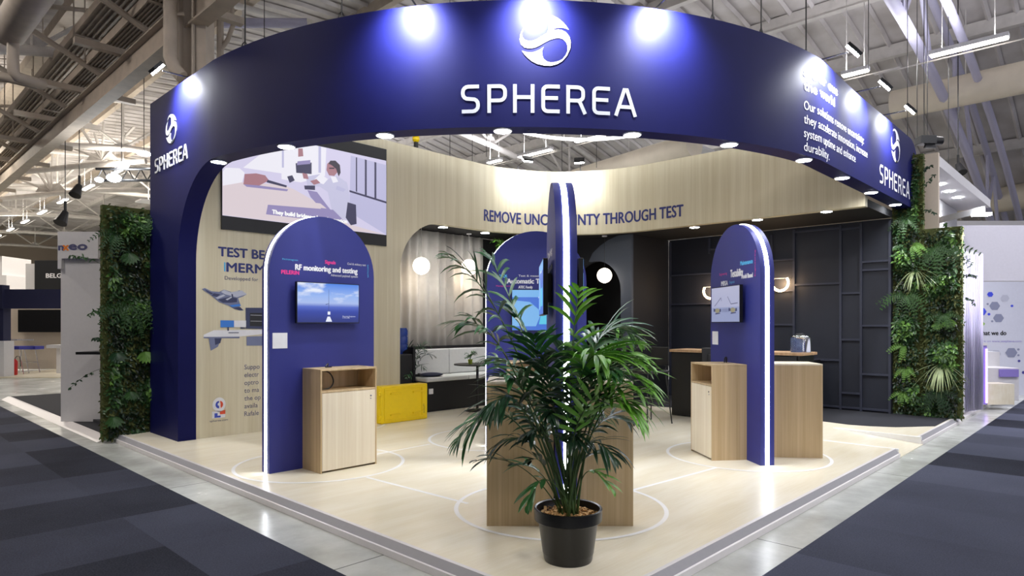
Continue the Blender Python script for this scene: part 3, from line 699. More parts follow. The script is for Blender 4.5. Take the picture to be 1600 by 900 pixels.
def draw_dash(mb, u0, u1, v0, v1, T):
    W, H = u1-u0, v1-v0; U = lambda a: u0+a*W; V = lambda b: v0+b*H
    mb.flat([(u0, v0), (u1, v0), (u1, v1), (u0, v1)], T, .001, 0); mb.flat([(u0, V(.82)), (u1, V(.82)), (u1, v1), (u0, v1)], T, .002, 1)
    mb.flat([(u0, V(.1)), (U(.4), V(.1)), (U(.5), V(.45)), (U(.3), V(.7)), (u0, V(.75))], T, .0025, 1); mb.flat([(U(.45), V(.15)), (U(.9), V(.15)), (U(.9), V(.5)), (U(.5), V(.5))], T, .003, 2)
    put_text(mb, 'Automatic', U(.44), V(.80), H*.06, T, .0035, mat=3, width=W*.26, bold=.04)
    return [H_b, H_l, H_c, B_w]
wall_tv(T4, R(43.8-86), -.31, .42, 1.40, 1.90, 0, 'flat screen on the rear totem showing a blue interface behind the palm', draw_dash)
wall_tv(T3, A3, -.40, .33, 1.55, 1.98, 0, 'flat screen seen edge on at the left of the front totem', draw_dash)
wall_tv(T3, A3, -.33, .40, 1.55, 1.98, 1, 'flat screen seen edge on at the right of the front totem', draw_dash)
# code cards: blank white cards (codes left out)
for c, a, u, z, s, lb in ((T1, 0, -.50, 1.315, .078, 'square white card stuck on the front left totem'), (T2, A2, -.475, 1.315, .08, 'square white card stuck on the right totem')):
    o = obj('wall_card', MB().bx(u-s, u+s, -TT/2-.004, -TT/2-.001, z-s, z+s), M_white)
    o.location = (c[0], c[1], 0); o.rotation_euler = (0, 0, a); tag(o, lb, 'card')

# ---------------------------------------------------------------- cabinets
def cabinet(label, loc, ang, w, dp, h, door=True, mat=None, mat_door=None, niche=.2):
    """front faces local -y; x centred"""
    mat = mat or M_cab; md = mat_door or M_cabw
    t = thing('display_cabinet', label, 'cabinet', (loc[0], loc[1], 0), ang, 'oak cabinets beside the totems')
    e = .018; x0, x1 = -w/2, w/2
    if door:
        mb = MB().bx(x0, x1, 0, dp, h-e, h).bx(x0, x0+e, 0, dp, 0, h-e-.0005).bx(x1-e, x1, 0, dp, 0, h-e-.0005).bx(x0+e, x1-e, dp-e, dp, 0, h-e-.0005).bx(x0+e, x1-e, 0.003, dp-e, h-niche-2*e, h-niche-e).bx(x0+e, x1-e, 0.02, dp-e, .012, .03)
        obj('carcass', mb, mat, t, local=True, bevel=.0015)
        d = obj('door', MB().bx(x0+e+.002, x1-e-.002, -.001, .017, .02, h-niche-2*e-.004), md, t, local=True, bevel=.0015)
        obj('lock', MB().cyl((x1-.075, -.001, h-niche-.10), (x1-.075, -.006, h-niche-.10), .009, n=12), M_chrome, d, local=True)
        obj('hinge_cap', MB().cyl((x1-.075, -.001, h-niche-.13), (x1-.075, -.003, h-niche-.13), .006, n=12), M_txtgrey, d, local=True)
    else:
        obj('carcass', MB().bx(x0, x1, 0, dp, 0, h-e-.0005), mat, t, local=True, bevel=.002)
        obj('worktop', MB().bx(x0, x1, 0, dp, h-e, h), M_cabw, t, local=True, bevel=.002)
    return t
c1 = cabinet('pale oak cabinet with open niche in front of the left totem', (1.055, 3.80), 0, .66, .355, 1.03)
# right totem: one cabinet on each face, ends towards the camera
t2n = wc(2.69, 6.8)
def on2(a, b):   # a along the totem from its near edge, b to the camera right
    h = R(-7); return wc(2.69+a*math.sin(h)+b*math.cos(h), 6.8+a*math.cos(h)-b*math.sin(h))
cabinet('pale oak cabinet with white door and niche on left face of right totem', on2(.30+.29, -.08-.41), A2, .58, .405, 1.04, True, M_cab)
cabinet('solid oak cabinet on the far right side of the right totem', on2(.36, .08+.36), R(43.8-90-7), .70, .5, 1.04, False)
def on3(a, b): return wc(.39+b, 4.65+a)
cabinet('wide oak cabinet behind the palm, left of the front totem', on3(.10, -.33), R(-46.2), .49, .60, 1.055, False)
cabinet('narrow oak cabinet behind the palm, right of the front totem', on3(.10, .292), R(-46.2), .41, .60, 1.055, False)
a4 = wc(.27, 7.45)
cabinet('pale cabinet with niche in front of the rear totem', a4, R(43.8-86), .62, .38, 1.05)
# cables on the cabinets
def cable(name, pts, r, label, mat=M_black):
    P = [Vector(p) for p in pts]; out = []
    for i in range(len(P)-1):
        p0, p1, p2, p3 = P[max(i-1, 0)], P[i], P[i+1], P[min(i+2, len(P)-1)]
        for k in range(6):
            t = k/6; out.append(.5*((2*p1)+(-p0+p2)*t+(2*p0-5*p1+4*p2-p3)*t*t+(-p0+3*p1-3*p2+p3)*t**3))
    out.append(P[-1])
    return tag(obj(name, MB().tube(out, r, 6), mat, smooth=60), label, 'cable')
cable('power_cable', [(.98, 4.10, 1.036), (.96, 4.06, 1.07), (.92, 4.04, 1.036), (.98, 4.02, 1.035)], .006, 'small black cable loop on top of the left cabinet')
cable('power_cable', [(.86, 4.12, .99), (.93, 4.0, .985), (.97, 3.97, .9), (.93, 3.96, .83), (.84, 3.97, .81)], .007, 'black cable hanging inside the niche of the left cabinet')
q = on2(.62, -.2); cable('power_cable', [(q[0], q[1], 1.043), (q[0]+.01, q[1], 1.09), (q[0]+.03, q[1]-.01, 1.10), (q[0]+.05, q[1], 1.043)], .008, 'short black cable on the cabinet by the right totem')

# ---------------------------------------------------------------- palm in pot
PC = wc(.352, 4.08)
pl = thing('potted_palm', 'large potted kentia palm in a black pot on the front corner of the stand', 'plant', (PC[0], PC[1], 0))
LC = lambda X, Y, z: (*wc(.352+X, 4.08+Y), z)
obj('pot', MB().lathe([(.148, 0), (.152, .01), (.186, .245), (.206, .25), (.212, .256), (.215, .325), (.208, .33), (.198, .325), (.196, .28), (.19, .27), (.16, .05)], 40, c=(PC[0], PC[1], 0)), M_pot, pl, smooth=40)
obj('soil', MB().lathe([(.189, .262), (.1, .275), (.002, .28)], 24, c=(PC[0], PC[1], 0), caps=False), M_bark, pl)
mb = MB()
for k in range(260):
    a = random.uniform(0, 6.28); r = .18*math.sqrt(random.random()); s = random.uniform(.008, .016)
    x, y, z = PC[0]+r*math.cos(a), PC[1]+r*math.sin(a), .283+random.uniform(-.005, .012)
    rz = random.uniform(0, 3); ca, sa = math.cos(rz), math.sin(rz); tl = random.uniform(-.5, .5)
    mb.bx(-s, s, -s*.6, s*.6, -s*.3, s*.3, T=lambda u, v, w: (x+u*ca-v*sa, y+u*sa+v*ca, z+w+u*tl))
o = obj('bark_chips', mb, M_bark, pl); o['kind'] = 'stuff'
def leaflet(mb, p, d, nrm, L, W, droop, mat, n=5):
    """narrow folded blade from p along d"""
    d = d.normalized(); side = d.cross(nrm).normalized(); vs = []
    q = Vector(p); dd = d.copy(); g = Vector((0, 0, -1))
    for i in range(n+1):
        t = i/n; w = W*(math.sin(math.pi*min(1, t*.92+.08))**.75)*(1 if t < 1 else 0.02)
        up = side.cross(dd).normalized()
        vs += [q-side*w+up*w*.25, q, q+side*w+up*w*.25]
        dd = (dd+g*(droop/n)).normalized(); q = q+dd*(L/n)
    fs = []
    for i in range(n):
        a = 3*i; fs += [(a, a+1, a+4, a+3), (a+1, a+2, a+5, a+4)]
    mb.add(vs, fs, mat)
def frond(parent, base, ctrl, tip, nleaf, ll, mat, stemr=.006, start=.35, ang=55, droop=.5, name='frond', wd=.014, seed=0):
    rnd = random.Random(seed)
    b, c, t = Vector(base), Vector(ctrl), Vector(tip)
    P = [b*(1-u)**2+c*2*u*(1-u)+t*u*u for u in [i/24 for i in range(25)]]
    mb = MB().tube(P, [stemr*(1-.75*i/24) for i in range(25)], 6, 0)
    horiz = Vector((t.x-b.x, t.y-b.y, 0))
    for i in range(nleaf):
        u = start+(1-start)*i/(nleaf-1)
        k = min(23, int(u*24)); p = P[k].lerp(P[k+1], u*24-k); tan = (P[k+1]-P[k]).normalized()
        sd = tan.cross(Vector((0, 0, 1)))
        if sd.length < .15: sd = Vector((-horiz.y, horiz.x, 0))
        sd.normalize(); up = sd.cross(tan).normalized()
        prof = math.sin(math.pi*(.18+.72*(u-start)/(1-start)))
        for sg in (-1, 1):
            a = R(ang*(1-.45*(u-start)/(1-start))+rnd.uniform(-7, 7))
            d = tan*math.cos(a)+sd*(sg*math.sin(a))+up*rnd.uniform(-.15, .55)
            leaflet(mb, p, d, up, ll*prof*rnd.uniform(.85, 1.1), wd*rnd.uniform(.8, 1.15), droop*rnd.uniform(.6, 1.3), mat)
    return obj(name, mb, [M_stem, M_p1, M_p2, M_p3], parent, smooth=180)
def tipc(px, py, dY=0): Y = 4.08+dY; return (*wc((px-800)/1015*Y, Y), CAM[2]-(py-508)/1015*Y)
FR = [((830, 680), (850, 640), -.1, 0, 9, .15, 3), ((900, 690), (885, 640), -.15, 0, 9, .15, 3), ((860, 650), (862, 600), -.25, -.1, 9, .16, 3), ((1000, 618), (935, 555), -.3, -.15, 12, .18, 2), ((1012, 570), (930, 505), -.2, -.1, 14, .2, 2),   # tip px, control px, depth offsets, leaflets, length, colour
 ((703, 402), (800, 455), -.1, .0, 15, .26, 1), ((760, 398), (815, 470), .25, .1, 11, .2, 1), ((722, 505), (790, 480), -.25, -.1, 14, .22, 1),
 ((715, 690), (800, 560), -.2, -.1, 16, .24, 1), ((765, 640), (815, 560), -.35, -.15, 14, .22, 3), ((765, 560), (830, 540), .3, .1, 11, .20, 1),
 ((800, 480), (845, 540), .2, .1, 12, .22, 1), ((905, 455), (888, 540), .1, 0, 9, .20, 2),
 ((940, 520), (900, 520), .3, .1, 11, .20, 1), ((985, 520), (905, 460), .1, .05, 17, .26, 1), ((1000, 535), (915, 490), .35, .1, 14, .2, 2),
 ((1010, 600), (930, 520), -.15, -.1, 18, .26, 2), ((1000, 650), (935, 560), -.25, -.1, 17, .24, 2), ((945, 560), (895, 520), -.4, -.15, 18, .30, 2),
 ((985, 655), (915, 620), .15, .05, 11, .2, 3), ((960, 715), (905, 640), -.2, 0, 9, .2, 3), ((770, 700), (840, 640), .1, 0, 9, .18, 3),
 ((775, 640), (835, 600), .3, .1, 13, .2, 3), ((850, 560), (860, 600), -.35, -.1, 13, .24, 3), ((900, 600), (880, 640), -.3, -.1, 12, .24, 3),
 ((790, 585), (835, 600), -.3, -.1, 15, .24, 1), ((930, 640), (900, 620), .35, .1, 12, .22, 1), ((835, 530), (845, 590), -.3, -.15, 12, .22, 1), ((880, 540), (875, 590), .35, .2, 12, .20, 3), ((960, 580), (905, 560), -.3, -.15, 16, .24, 1), ((820, 640), (850, 650), .2, 0, 10, .2, 3)]
for k, (tp, ct, dt, dc, nl, ll, col) in enumerate(FR):
    a = random.uniform(0, 6.28); r = random.uniform(.01, .07)
    frond(pl, (PC[0]+r*math.cos(a), PC[1]+r*math.sin(a), .27), tipc(*ct, dc), tipc(*tp, dt), int(nl*1.05), ll*1.32, col, .0075, .5, 46, 1.1, seed=k, wd=.0145)
for k, (tp, ct, dt) in enumerate([((1005, 612), (880, 610), -.3), ((985, 560), (880, 560), -.1), ((960, 600), (870, 640), -.4)]):
    frond(pl, (PC[0]+.02*k, PC[1]-.02, .27), tipc(*ct, dt/2), tipc(*tp, dt), 10, .26, 2, .007, .5, 66, .12, wd=.015, seed=90+k)
# low basal leaves
for k, (tp, ct, dt, col) in enumerate([((745, 720), (820, 700), .0, 3), ((830, 720), (850, 700), -.1, 3), ((825, 790), (845, 700), -.2, 1), ((948, 712), (900, 690), .1, 3), ((955, 765), (905, 690), -.15, 2), ((803, 728), (850, 715), .15, 1)]):
    b = (PC[0]+random.uniform(-.05, .05), PC[1]+random.uniform(-.05, .05), .27)
    frond(pl, b, tipc(*ct, dt/2), tipc(*tp, dt), 5, .17, col, .005, .55, 35, .6, wd=.017, seed=50+k)

# ---------------------------------------------------------------- green walls
def green_wall(label, o3, ud, nrm, W, H, n, seed, features, tall=None):
    rnd = random.Random(seed)
    t = thing('living_wall', label, 'green wall', (o3[0]+ud[0]*W/2, o3[1]+ud[1]*W/2, o3[2]))
    ud = Vector(ud); nr = Vector(nrm); zz = Vector((0, 0, 1)); o = Vector(o3)
    def P(u, v, d): return o+ud*u+zz*v+nr*d
    obj('backing', MB().prism([(0, 0), (W, 0), (W, H), (0, H)], lambda u, v, d: tuple(P(u, v, d)), -.1, 0), M_l4, t)
    mb = MB()
    ph = [rnd.uniform(0, 6) for _ in range(6)]
    for k in range(n):
        if k % 4 == 0: u, v = (rnd.choice((0, W)) if rnd.random() < .6 else rnd.uniform(0, W)), rnd.uniform(0, H)
        else: u, v = rnd.uniform(0, W), rnd.uniform(0, H)
        f = math.sin(u*9+ph[0])*math.cos(v*4+ph[1])+.7*math.sin(u*4+v*6+ph[2])+.5*math.sin(v*11-u*5+ph[3])
        edge = min(u, W-u) < .06 or H-v < .06
        d = .02+.06*max(0, f)+rnd.uniform(0, .05)
        if edge: m, s = (3 if rnd.random() < .75 else 1), rnd.uniform(.015, .03); d = rnd.uniform(-.09, .03)
        elif f > .9: m, s = (2 if rnd.random() < .5 else 1), rnd.uniform(.03, .055)
        elif f > .1: m, s = (1 if rnd.random() < .6 else 0), rnd.uniform(.025, .05)
        elif f > -.7: m, s = (0 if rnd.random() < .6 else 3), rnd.uniform(.02, .045)
        else: m, s = (4 if rnd.random() < .7 else 0), rnd.uniform(.02, .035)
        dr = (nr*rnd.uniform(.3, 1)+ud*rnd.uniform(-.9, .9)+zz*rnd.uniform(-1.1, .6))
        leaflet(mb, P(u, v, d), dr, nr+zz*.5+ud*rnd.uniform(-.4, .4), s*2.1, s*.42, .5, m, 2)
    ob = obj('foliage', mb, [M_l1, M_l2, M_l3, M_l4, M_l5, M_l6], t, smooth=180); ob['kind'] = 'stuff'
    def clump(name, u, v, nf, L, m, ll, spread=1.0, wd=.009):
        mb = MB()
        for j in range(nf):
            a = R(-90+rnd.uniform(-75, 75)*spread); b0 = P(u, v, .05)
            dr = ud*math.cos(a)+zz*math.sin(a)
            c = b0+nr*.16+dr*L*.35+zz*.10; tp = b0+nr*rnd.uniform(.12, .22)+dr*L*rnd.uniform(.8, 1.1)
            Pp = [b0*(1-q)**2+c*2*q*(1-q)+tp*q*q for q in [i/10 for i in range(11)]]
            mb.tube(Pp, .002, 4, m)
            if ll:
                for i in range(2, 11):
                    tan = (Pp[i]-Pp[i-1]).normalized(); sd = tan.cross(nr).normalized()
                    for sg in (-1, 1): leaflet(mb, Pp[i], tan*.5+sd*sg, nr, ll*math.sin(math.pi*(.15+.8*i/11)), wd, .3, m, 2)
            else:
                dd = c-b0; leaflet(mb, b0, dd, nr, L, .012, 2.0, m, 6)
        obj(name, mb, [M_l1, M_l2, M_l3, M_l4, M_l5, M_l6], t, smooth=180)
    def bigleaf(u, v, s, m):
        mb = MB(); b0 = P(u, v, .12)
        for j in range(7):
            a = R(-90+(j-3)*24); leaflet(mb, b0, ud*math.cos(a)+zz*math.sin(a)+nr*.4, nr, s, s*.16, .6, m, 4)
        mb.tube([P(u, v, 0), b0], .004, 4, m)
        obj('broad_leaf', mb, [M_l1, M_l2, M_l3, M_l4, M_l5, M_l6], t, smooth=180)
    def twig(u, v, du, dv, m):
        mb = MB(); b0 = P(u, v, 0); e = P(u+du, v+dv, .12); c = (b0+e)/2+zz*.08
        Pp = [b0*(1-q)**2+c*2*q*(1-q)+e*q*q for q in [i/8 for i in range(9)]]
        mb.tube(Pp, .0025, 4, m)
        for i in range(3, 9):
            for _ in range(3): leaflet(mb, Pp[i], Vector((rnd.uniform(-1, 1), rnd.uniform(-1, 1), rnd.uniform(-1, .5))), nr, .055, .011, .4, m, 2)
        obj('twig', mb, [M_l1, M_l2, M_l3, M_l4, M_l5, M_l6], t, smooth=180)
    for ft in features:
        if ft[0] == 'fern': clump('fern', *ft[1:])
        elif ft[0] == 'grass': clump('trailing_grass', ft[1], ft[2], ft[3], ft[4], ft[5], 0)
        elif ft[0] == 'big': bigleaf(*ft[1:])
        elif ft[0] == 'twig': twig(*ft[1:])
    return t
# left: spans x -.14...40 at y 7.86
green_wall('tall narrow living plant wall at the left end of the stand', (-.14, 7.87, -.05), (1, 0, 0), (0, -1, 0), .86, 3.12, 6500, 3,
  [('fern', .30, 1.78, 12, .42, 1, .075), ('fern', .12, 1.75, 6, .3, 1, .06), ('fern', .12, 2.75, 6, .4, 1, .06), ('big', .28, 2.48, .17, 1), ('big', .48, 1.15, .17, 2), ('big', .14, 1.15, .16, 0), ('big', .30, .62, .13, 1), ('big', .10, .30, .16, 1),
   ('twig', .05, 1.65, -.22, .02, 1), ('twig', .02, 2.3, -.40, .1, 1), ('twig', .02, .95, -.40, -.22, 0), ('twig', .02, 1.25, -.15, .1, 0), ('twig', .5, 2.3, .25, -.1, 1), ('fern', .4, 2.95, 8, .25, 1, .06)])
# right: tall near part (behind the fascia end) and shorter outer part, face x = 9.62 looking -x
green_wall('living plant wall section under the right end of the fascia', (9.60, .91, -.0), (0, -1, 0), (-1, 0, 0), .44, 4.25, 5200, 5,
  [('fern', .22, 1.98, 13, .42, 1, .075), ('fern', .22, 3.2, 7, .3, 1, .06), ('big', .16, 1.35, .13, 2), ('fern', .2, 1.12, 5, .22, 2, .05), ('fern', .22, .75, 5, .22, 2, .05), ('fern', .3, 2.75, 6, .25, 2, .05), ('grass', .34, 2.35, 9, .42, 5), ('twig', .42, 3.6, .2, .25, 0), ('twig', .42, 3.3, .2, -.05, 0), ('twig', .42, 3.9, .15, .1, 0), ('fern', .18, .35, 4, .2, 2, .05)])
green_wall('lower living plant wall section at the far right edge of the stand', (9.60, .465, -.0), (0, -1, 0), (-1, 0, 0), .52, 3.02, 4600, 8,
  [('fern', .28, 2.7, 14, .5, 1, .08), ('fern', .12, 2.72, 8, .4, 1, .07), ('fern', .3, 1.65, 9, .3, 1, .06), ('big', .38, 1.55, .14, 2), ('big', .22, 1.5, .12, 2), ('big', .30, 1.02, .14, 1), ('grass', .26, .85, 16, .5, 5), ('fern', .2, .42, 12, .4, 0, .07), ('twig', .5, 1.9, .2, -.1, 0), ('twig', .5, 2.2, .22, .02, 0), ('twig', .3, 2.95, .02, .12, 1)])

# ---------------------------------------------------------------- crate, water cooler, bench...
cr = thing('folding_crate', 'yellow plastic folding crate standing on its side by the oak wall', 'crate', (3.42, 6.13, 0))
x0, x1, y0, y1, h = 3.0, 3.87, 6.04, 6.24, .555
obj('shell', MB().bx(x0, x1, y0, y1, 0.001, h), M_yellow, cr, bevel=.012)
mb = MB()
for a, b, c, d in ((x0+.05, x1-.05, .50, .525), (x0+.05, x1-.05, .04, .065), (x0+.05, x0+.075, .065, .50), (x1-.12, x1-.095, .065, .50)): mb.bx(a, b, y0-.012, y0-.001, c, d)
for a in (x0+.16, x0+.58):
    for z in (.12, .44): mb.bx(a, a+.2, y0-.02, y0-.001, z-.012, z+.012)
obj('ribs', mb, M_yellow, cr, bevel=.004)
for z in (.08, .48):
    obj('hinge', MB().cyl((x0-.012, y0+.02, z-.055), (x0-.012, y0+.02, z+.055), .022, n=14).cyl((x0-.012, y0+.02, z-.02), (x0-.012, y0-.02, z-.02), .018, n=14), M_yellow, cr, smooth=40)
mb = MB(); put_text(mb, 'BOXLIFT', x1-.055, .10, .032, lambda u, v, d: (u, y0-d, v), .002, width=.14, vert=True); obj('printed_mark', mb, M_yellowd, cr)
# bench
bn = thing('bench', 'long black built-in bench with white seat and back cushions', 'bench', (5.3, 6.9, 0))
obj('base', MB().bx(4.3, 7.2, 6.62, 7.3, .008, .50), M_black, bn)
obj('back_frame', MB().bx(4.25, 7.2, 7.24, 7.34, .5, 1.09).bx(4.25, 4.30, 6.9, 7.24, .5, 1.09), M_black, bn)
for i in range(3): obj('seat_cushion', MB().bx(4.31+.96*i, 5.265+.96*i, 6.60, 7.14, .503, .578), M_cushion, bn, bevel=.02)
for i in range(3): obj('back_cushion', MB().bx(4.31+.96*i, 5.265+.96*i, 7.14, 7.235, .58, 1.04), M_cushion, bn, bevel=.02)
obj('wall_socket', MB().bx(4.36, 4.45, 6.605, 6.619, .30, .39), M_white, bn, label='small white socket box on the bench base')
pw = thing('cushion', 'flat dark blue cushion at the left end of the white bench', 'cushion', (4.58, 6.85, .58))
mb = MB().sphere((4.58, 6.82, .612), .22, 20, 10, sc=(1, .8, .16)); obj('cover', mb, M_pillow, pw, smooth=180)
# water cooler
wcx, wcy = 4.07, 7.04
wcl = thing('water_cooler', 'black water cooler with a blue bottle beside the bench', 'water cooler', (wcx, wcy, 0))
obj('cabinet_body', MB().bx(wcx-.16, wcx+.16, wcy-.16, wcy+.16, .008, .98), M_black, wcl, bevel=.02)
m, nt, b = new_mat('blue_bottle_plastic'); b.inputs['Base Color'].default_value = srgb(60, 96, 200); b.inputs['Roughness'].default_value = .12; b.inputs['Transmission Weight'].default_value = .55; M_bottle = m
obj('water_bottle', MB().lathe([(.05, .98), (.06, 1.02), (.135, 1.06), (.138, 1.14), (.13, 1.15), (.138, 1.16), (.138, 1.27), (.13, 1.28), (.138, 1.29), (.138, 1.38), (.12, 1.42), (.002, 1.425)], 24, c=(wcx, wcy, 0)), M_bottle, wcl, smooth=60)
obj('tap', MB().bx(wcx+.165, wcx+.185, wcy-.12, wcy-.09, .82, .88).bx(wcx+.165, wcx+.2, wcy-.125, wcy-.085, .60, .64), M_white, wcl)
# small plants
def bush(name, label, c, h0, pot, fr, L, m, seed, potmat=M_black, pr_=.12, ll=.1, up=.6):
    rnd = random.Random(seed)
    t = thing(name, label, 'plant', (c[0], c[1], c[2]))
    if pot: obj('pot', MB().lathe([(pr_*.8, 0.001), (pr_, h0*.9), (pr_, h0), (pr_*.85, h0), (pr_*.8, h0*.9)], 20, c=c), potmat, t, smooth=40)
    for k in range(fr):
        a = 2*math.pi*k/fr+rnd.uniform(-.3, .3); b = (c[0], c[1], c[2]+h0*.9)
        rr = L*rnd.uniform(.5, 1); zt = c[2]+h0+L*rnd.uniform(-.2, 1)*up*1.4
        tp = (c[0]+rr*math.cos(a), c[1]+rr*math.sin(a), zt); ct = (c[0]+rr*.35*math.cos(a), c[1]+rr*.35*math.sin(a), max(zt, c[2]+h0)+L*.5*up)
        frond(t, b, ct, tp, 8, ll, m if rnd.random() < .7 else 1, .003, .3, 45, .6, wd=.009, seed=seed*100+k)
    return t
bush('potted_palm', 'small dark palm behind the water cooler', (4.42, 7.05+.06, .0), .62, True, 11, .48, 3, 21, pr_=.14, ll=.2, up=.75)
bush('hanging_fern', 'bright green fern hanging under the canopy behind the rear totem', (6.62, 7.0, 2.60), .1, True, 16, .34, 2, 22, M_archdark, .1, .13, .9)
lt = thing('side_table', 'low round black side table in front of the white bench', 'table', (5.05, 6.15, 0))
obj('tabletop', MB().lathe([(.40, .785), (.405, .79), (.405, .80), (.40, .805)], 32, c=(5.05, 6.15, 0)), M_black, lt)
obj('column', MB().cyl((5.05, 6.15, .012), (5.05, 6.15, .785), .022), M_black, lt); obj('foot', MB().lathe([(.22, .001), (.22, .008), (.03, .02)], 28, c=(5.05, 6.15, 0)), M_black, lt)
bush('potted_plant', 'little plant in a yellow green pot on the low round table', (4.93, 6.2, .806), .08, True, 7, .16, 1, 23, plain('lime_pot', srgb(170, 190, 60), .5), .04, .07)
# high table, stools
htc = wc(2.0, 11.0)
hcx, hcy = wc(1.95, 10.9)
ht = thing('high_table', 'round black high table behind the front totem', 'table', (hcx, hcy, 0))
obj('tabletop', MB().lathe([(.42, 1.075), (.43, 1.08), (.43, 1.10), (.42, 1.105)], 40, c=(hcx, hcy, 0)), M_black, ht)
obj('column', MB().cyl((hcx, hcy, .015), (hcx, hcy, 1.075), .03), M_black, ht); obj('foot', MB().lathe([(.27, .001), (.27, .008), (.04, .02)], 28, c=(hcx, hcy, 0)), M_black, ht)
g = wc(1.82, 10.75)
bush('potted_plant', 'small green plant in a brass pot on the high table', (g[0], g[1], 1.106), .115, True, 14, .15, 1, 24, M_gold, .062, .07, 1.1)
def stool(label, c, ang):
    t = thing('bar_stool', label, 'bar stool', (c[0], c[1], 0), ang, 'black bar stools in the lounge')
    for sx in (-1, 1):
        for sy in (-1, 1): obj('leg', MB().tube([(sx*.17, sy*.17, .75), (sx*.235, sy*.235, .012), (sx*.236, sy*.236, .001)], [.011, .009, .012], 8), M_black, t, local=True)
    obj('footrest', MB().tube([(-.21, -.21, .30), (.21, -.21, .30), (.21, .21, .30), (-.21, .21, .30), (-.21, -.21, .30)], .009, 8), M_black, t, local=True)
    obj('seat', MB().bx(-.21, .21, -.21, .21, .75, .80), M_black, t, local=True, bevel=.02)
    obj('backrest', MB().bx(-.20, .20, .20, .225, .86, 1.14), M_black, t, local=True, bevel=.012)
    obj('back_frame', MB().tube([(-.11, .15, .75), (-.11, .235, .82), (-.11, .24, 1.04), (.11, .24, 1.04), (.11, .235, .82), (.11, .15, .75)], .008, 8), M_black, t, local=True)
    return t
stool('black bar stool beside the high table, its back to the right', wc(2.07, 9.80), HEAD-math.pi/2-R(62))
stool('black bar stool partly hidden behind the right totem', wc(2.98, 9.7), HEAD-math.pi/2+R(178))
# bar counter
bcn = thing('bar_counter', 'long black bar counter with an oak worktop behind the right totem', 'counter', (7.3, 2.5, 0))
obj('body', MB().bx(6.86, 7.42, 1.42, 3.45, .007, 1.03), M_black, bcn); obj('worktop', MB().bx(6.83, 7.45, 1.38, 3.5, 1.035, 1.075), M_counter, bcn, bevel=.003)
obj('glass_front', MB().bx(6.83, 6.855, 1.45, 3.4, .05, 1.02), M_black, bcn)
ux, uy = wc(4.20, 9.45)
ur = thing('coffee_machine', 'chrome coffee machine with clear water tank on the bar counter', 'coffee machine', (ux, uy, 1.075))
m, nt, b = new_mat('clear_tank'); b.inputs['Base Color'].default_value = srgb(150, 170, 220); b.inputs['Roughness'].default_value = .08; b.inputs['Transmission Weight'].default_value = .7
dl = lambda a: wc(4.20+a, 9.45)
p = dl(-.065); obj('water_tank', MB().lathe([(.075, 1.077), (.078, 1.09), (.078, 1.27), (.07, 1.29)], 20, c=(p[0], p[1], 0)), m, ur, smooth=40)
p = dl(.065); obj('body', MB().lathe([(.08, 1.077), (.08, 1.28), (.06, 1.31)], 20, c=(p[0], p[1], 0)), M_chrome, ur, smooth=40)
p = dl(-.0); obj('lid', MB().sphere((p[0], p[1], 1.295), .12, 20, 10, sc=(1, 1, .35)), M_chrome, ur, smooth=180)
p0, p1 = dl(-.12), dl(.12); obj('handle', MB().tube([(p0[0], p0[1], 1.29), (*dl(-.06), 1.335), (*dl(.02), 1.345), (p1[0], p1[1], 1.29)], .008, 8), M_black, ur)
tag(obj('low_cabinet', MB().bx(8.9, 9.45, 2.0, 3.9, .007, .86), M_black, bevel=.005), 'low black cabinet against the lattice wall behind the bar', 'cabinet')

# pendants
def pendant(label, c, r, zt=3.235):
    t = thing('globe_pendant', label, 'pendant lamp', c, 0, 'warm globe pendant lamps')
    obj('globe', MB().sphere(c, r, 28, 16), M_globe, t, smooth=180)
    obj('cord', MB().cyl((c[0], c[1], c[2]+r), (c[0], c[1], zt-.02), .004, n=6), M_black if 'arch' in label else M_steel, t)
    obj('ceiling_rose', MB().lathe([(.05, zt-.02), (.05, zt)], 18, c=(c[0], c[1], 0)), M_white, t)
    l = bpy.data.lights.new('globe_light', 'POINT'); l.energy = 2.5; l.color = (1, .85, .68); l.shadow_soft_size = r*1.05
    lo = bpy.data.objects.new('globe_light', l); C.objects.link(lo); lo.parent = t; lo.location = (0, 0, -r-.05); lo.data.shadow_soft_size = .03
pendant('white globe pendant nearest the oak wall in front of the curtain', (4.60, 7.12, 2.52), .152)
pendant('white globe pendant in front of the curtain beside the rear totem', (5.86, 7.25, 2.58), .155)
pendant('white globe pendant hanging in front of the grey arch', (7.92, 5.55, 2.45), .148)
def ringlamp(label, c):
    t = thing('ring_sconce', label, 'wall lamp', c, 0, 'curved warm wall lamps')
    P = [(c[0], c[1]+.145*math.cos(a), c[2]+.145*math.sin(a)) for a in [R(35-245*i/24) for i in range(25)]]
    if 'right' in label: P = [(x, 2*c[1]-y, z) for x, y, z in P]
    obj('light_tube', MB().tube(P, .022, 8), M_ring, t, smooth=60)
    obj('arm', MB().cyl((c[0], P[0][1], P[0][2]), (9.5, P[0][1], P[0][2]), .006, n=6).cyl((c[0], P[0][1], P[0][2]), (c[0], 2*c[1]-P[0][1], P[0][2]), .006, n=6), M_steel, t)
    l = bpy.data.lights.new('ring_light', 'POINT'); l.energy = 7; l.color = (1, .66, .36); l.shadow_soft_size = .06
    lo = bpy.data.objects.new('ring_light', l); C.objects.link(lo); lo.parent = t; lo.location = (.0, 0, 0)
ringlamp('glowing curved wall lamp left of the right totem', (9.33, 4.02, 2.14))
ringlamp('glowing curved wall lamp right of the right totem', (9.33, 2.66, 2.24))

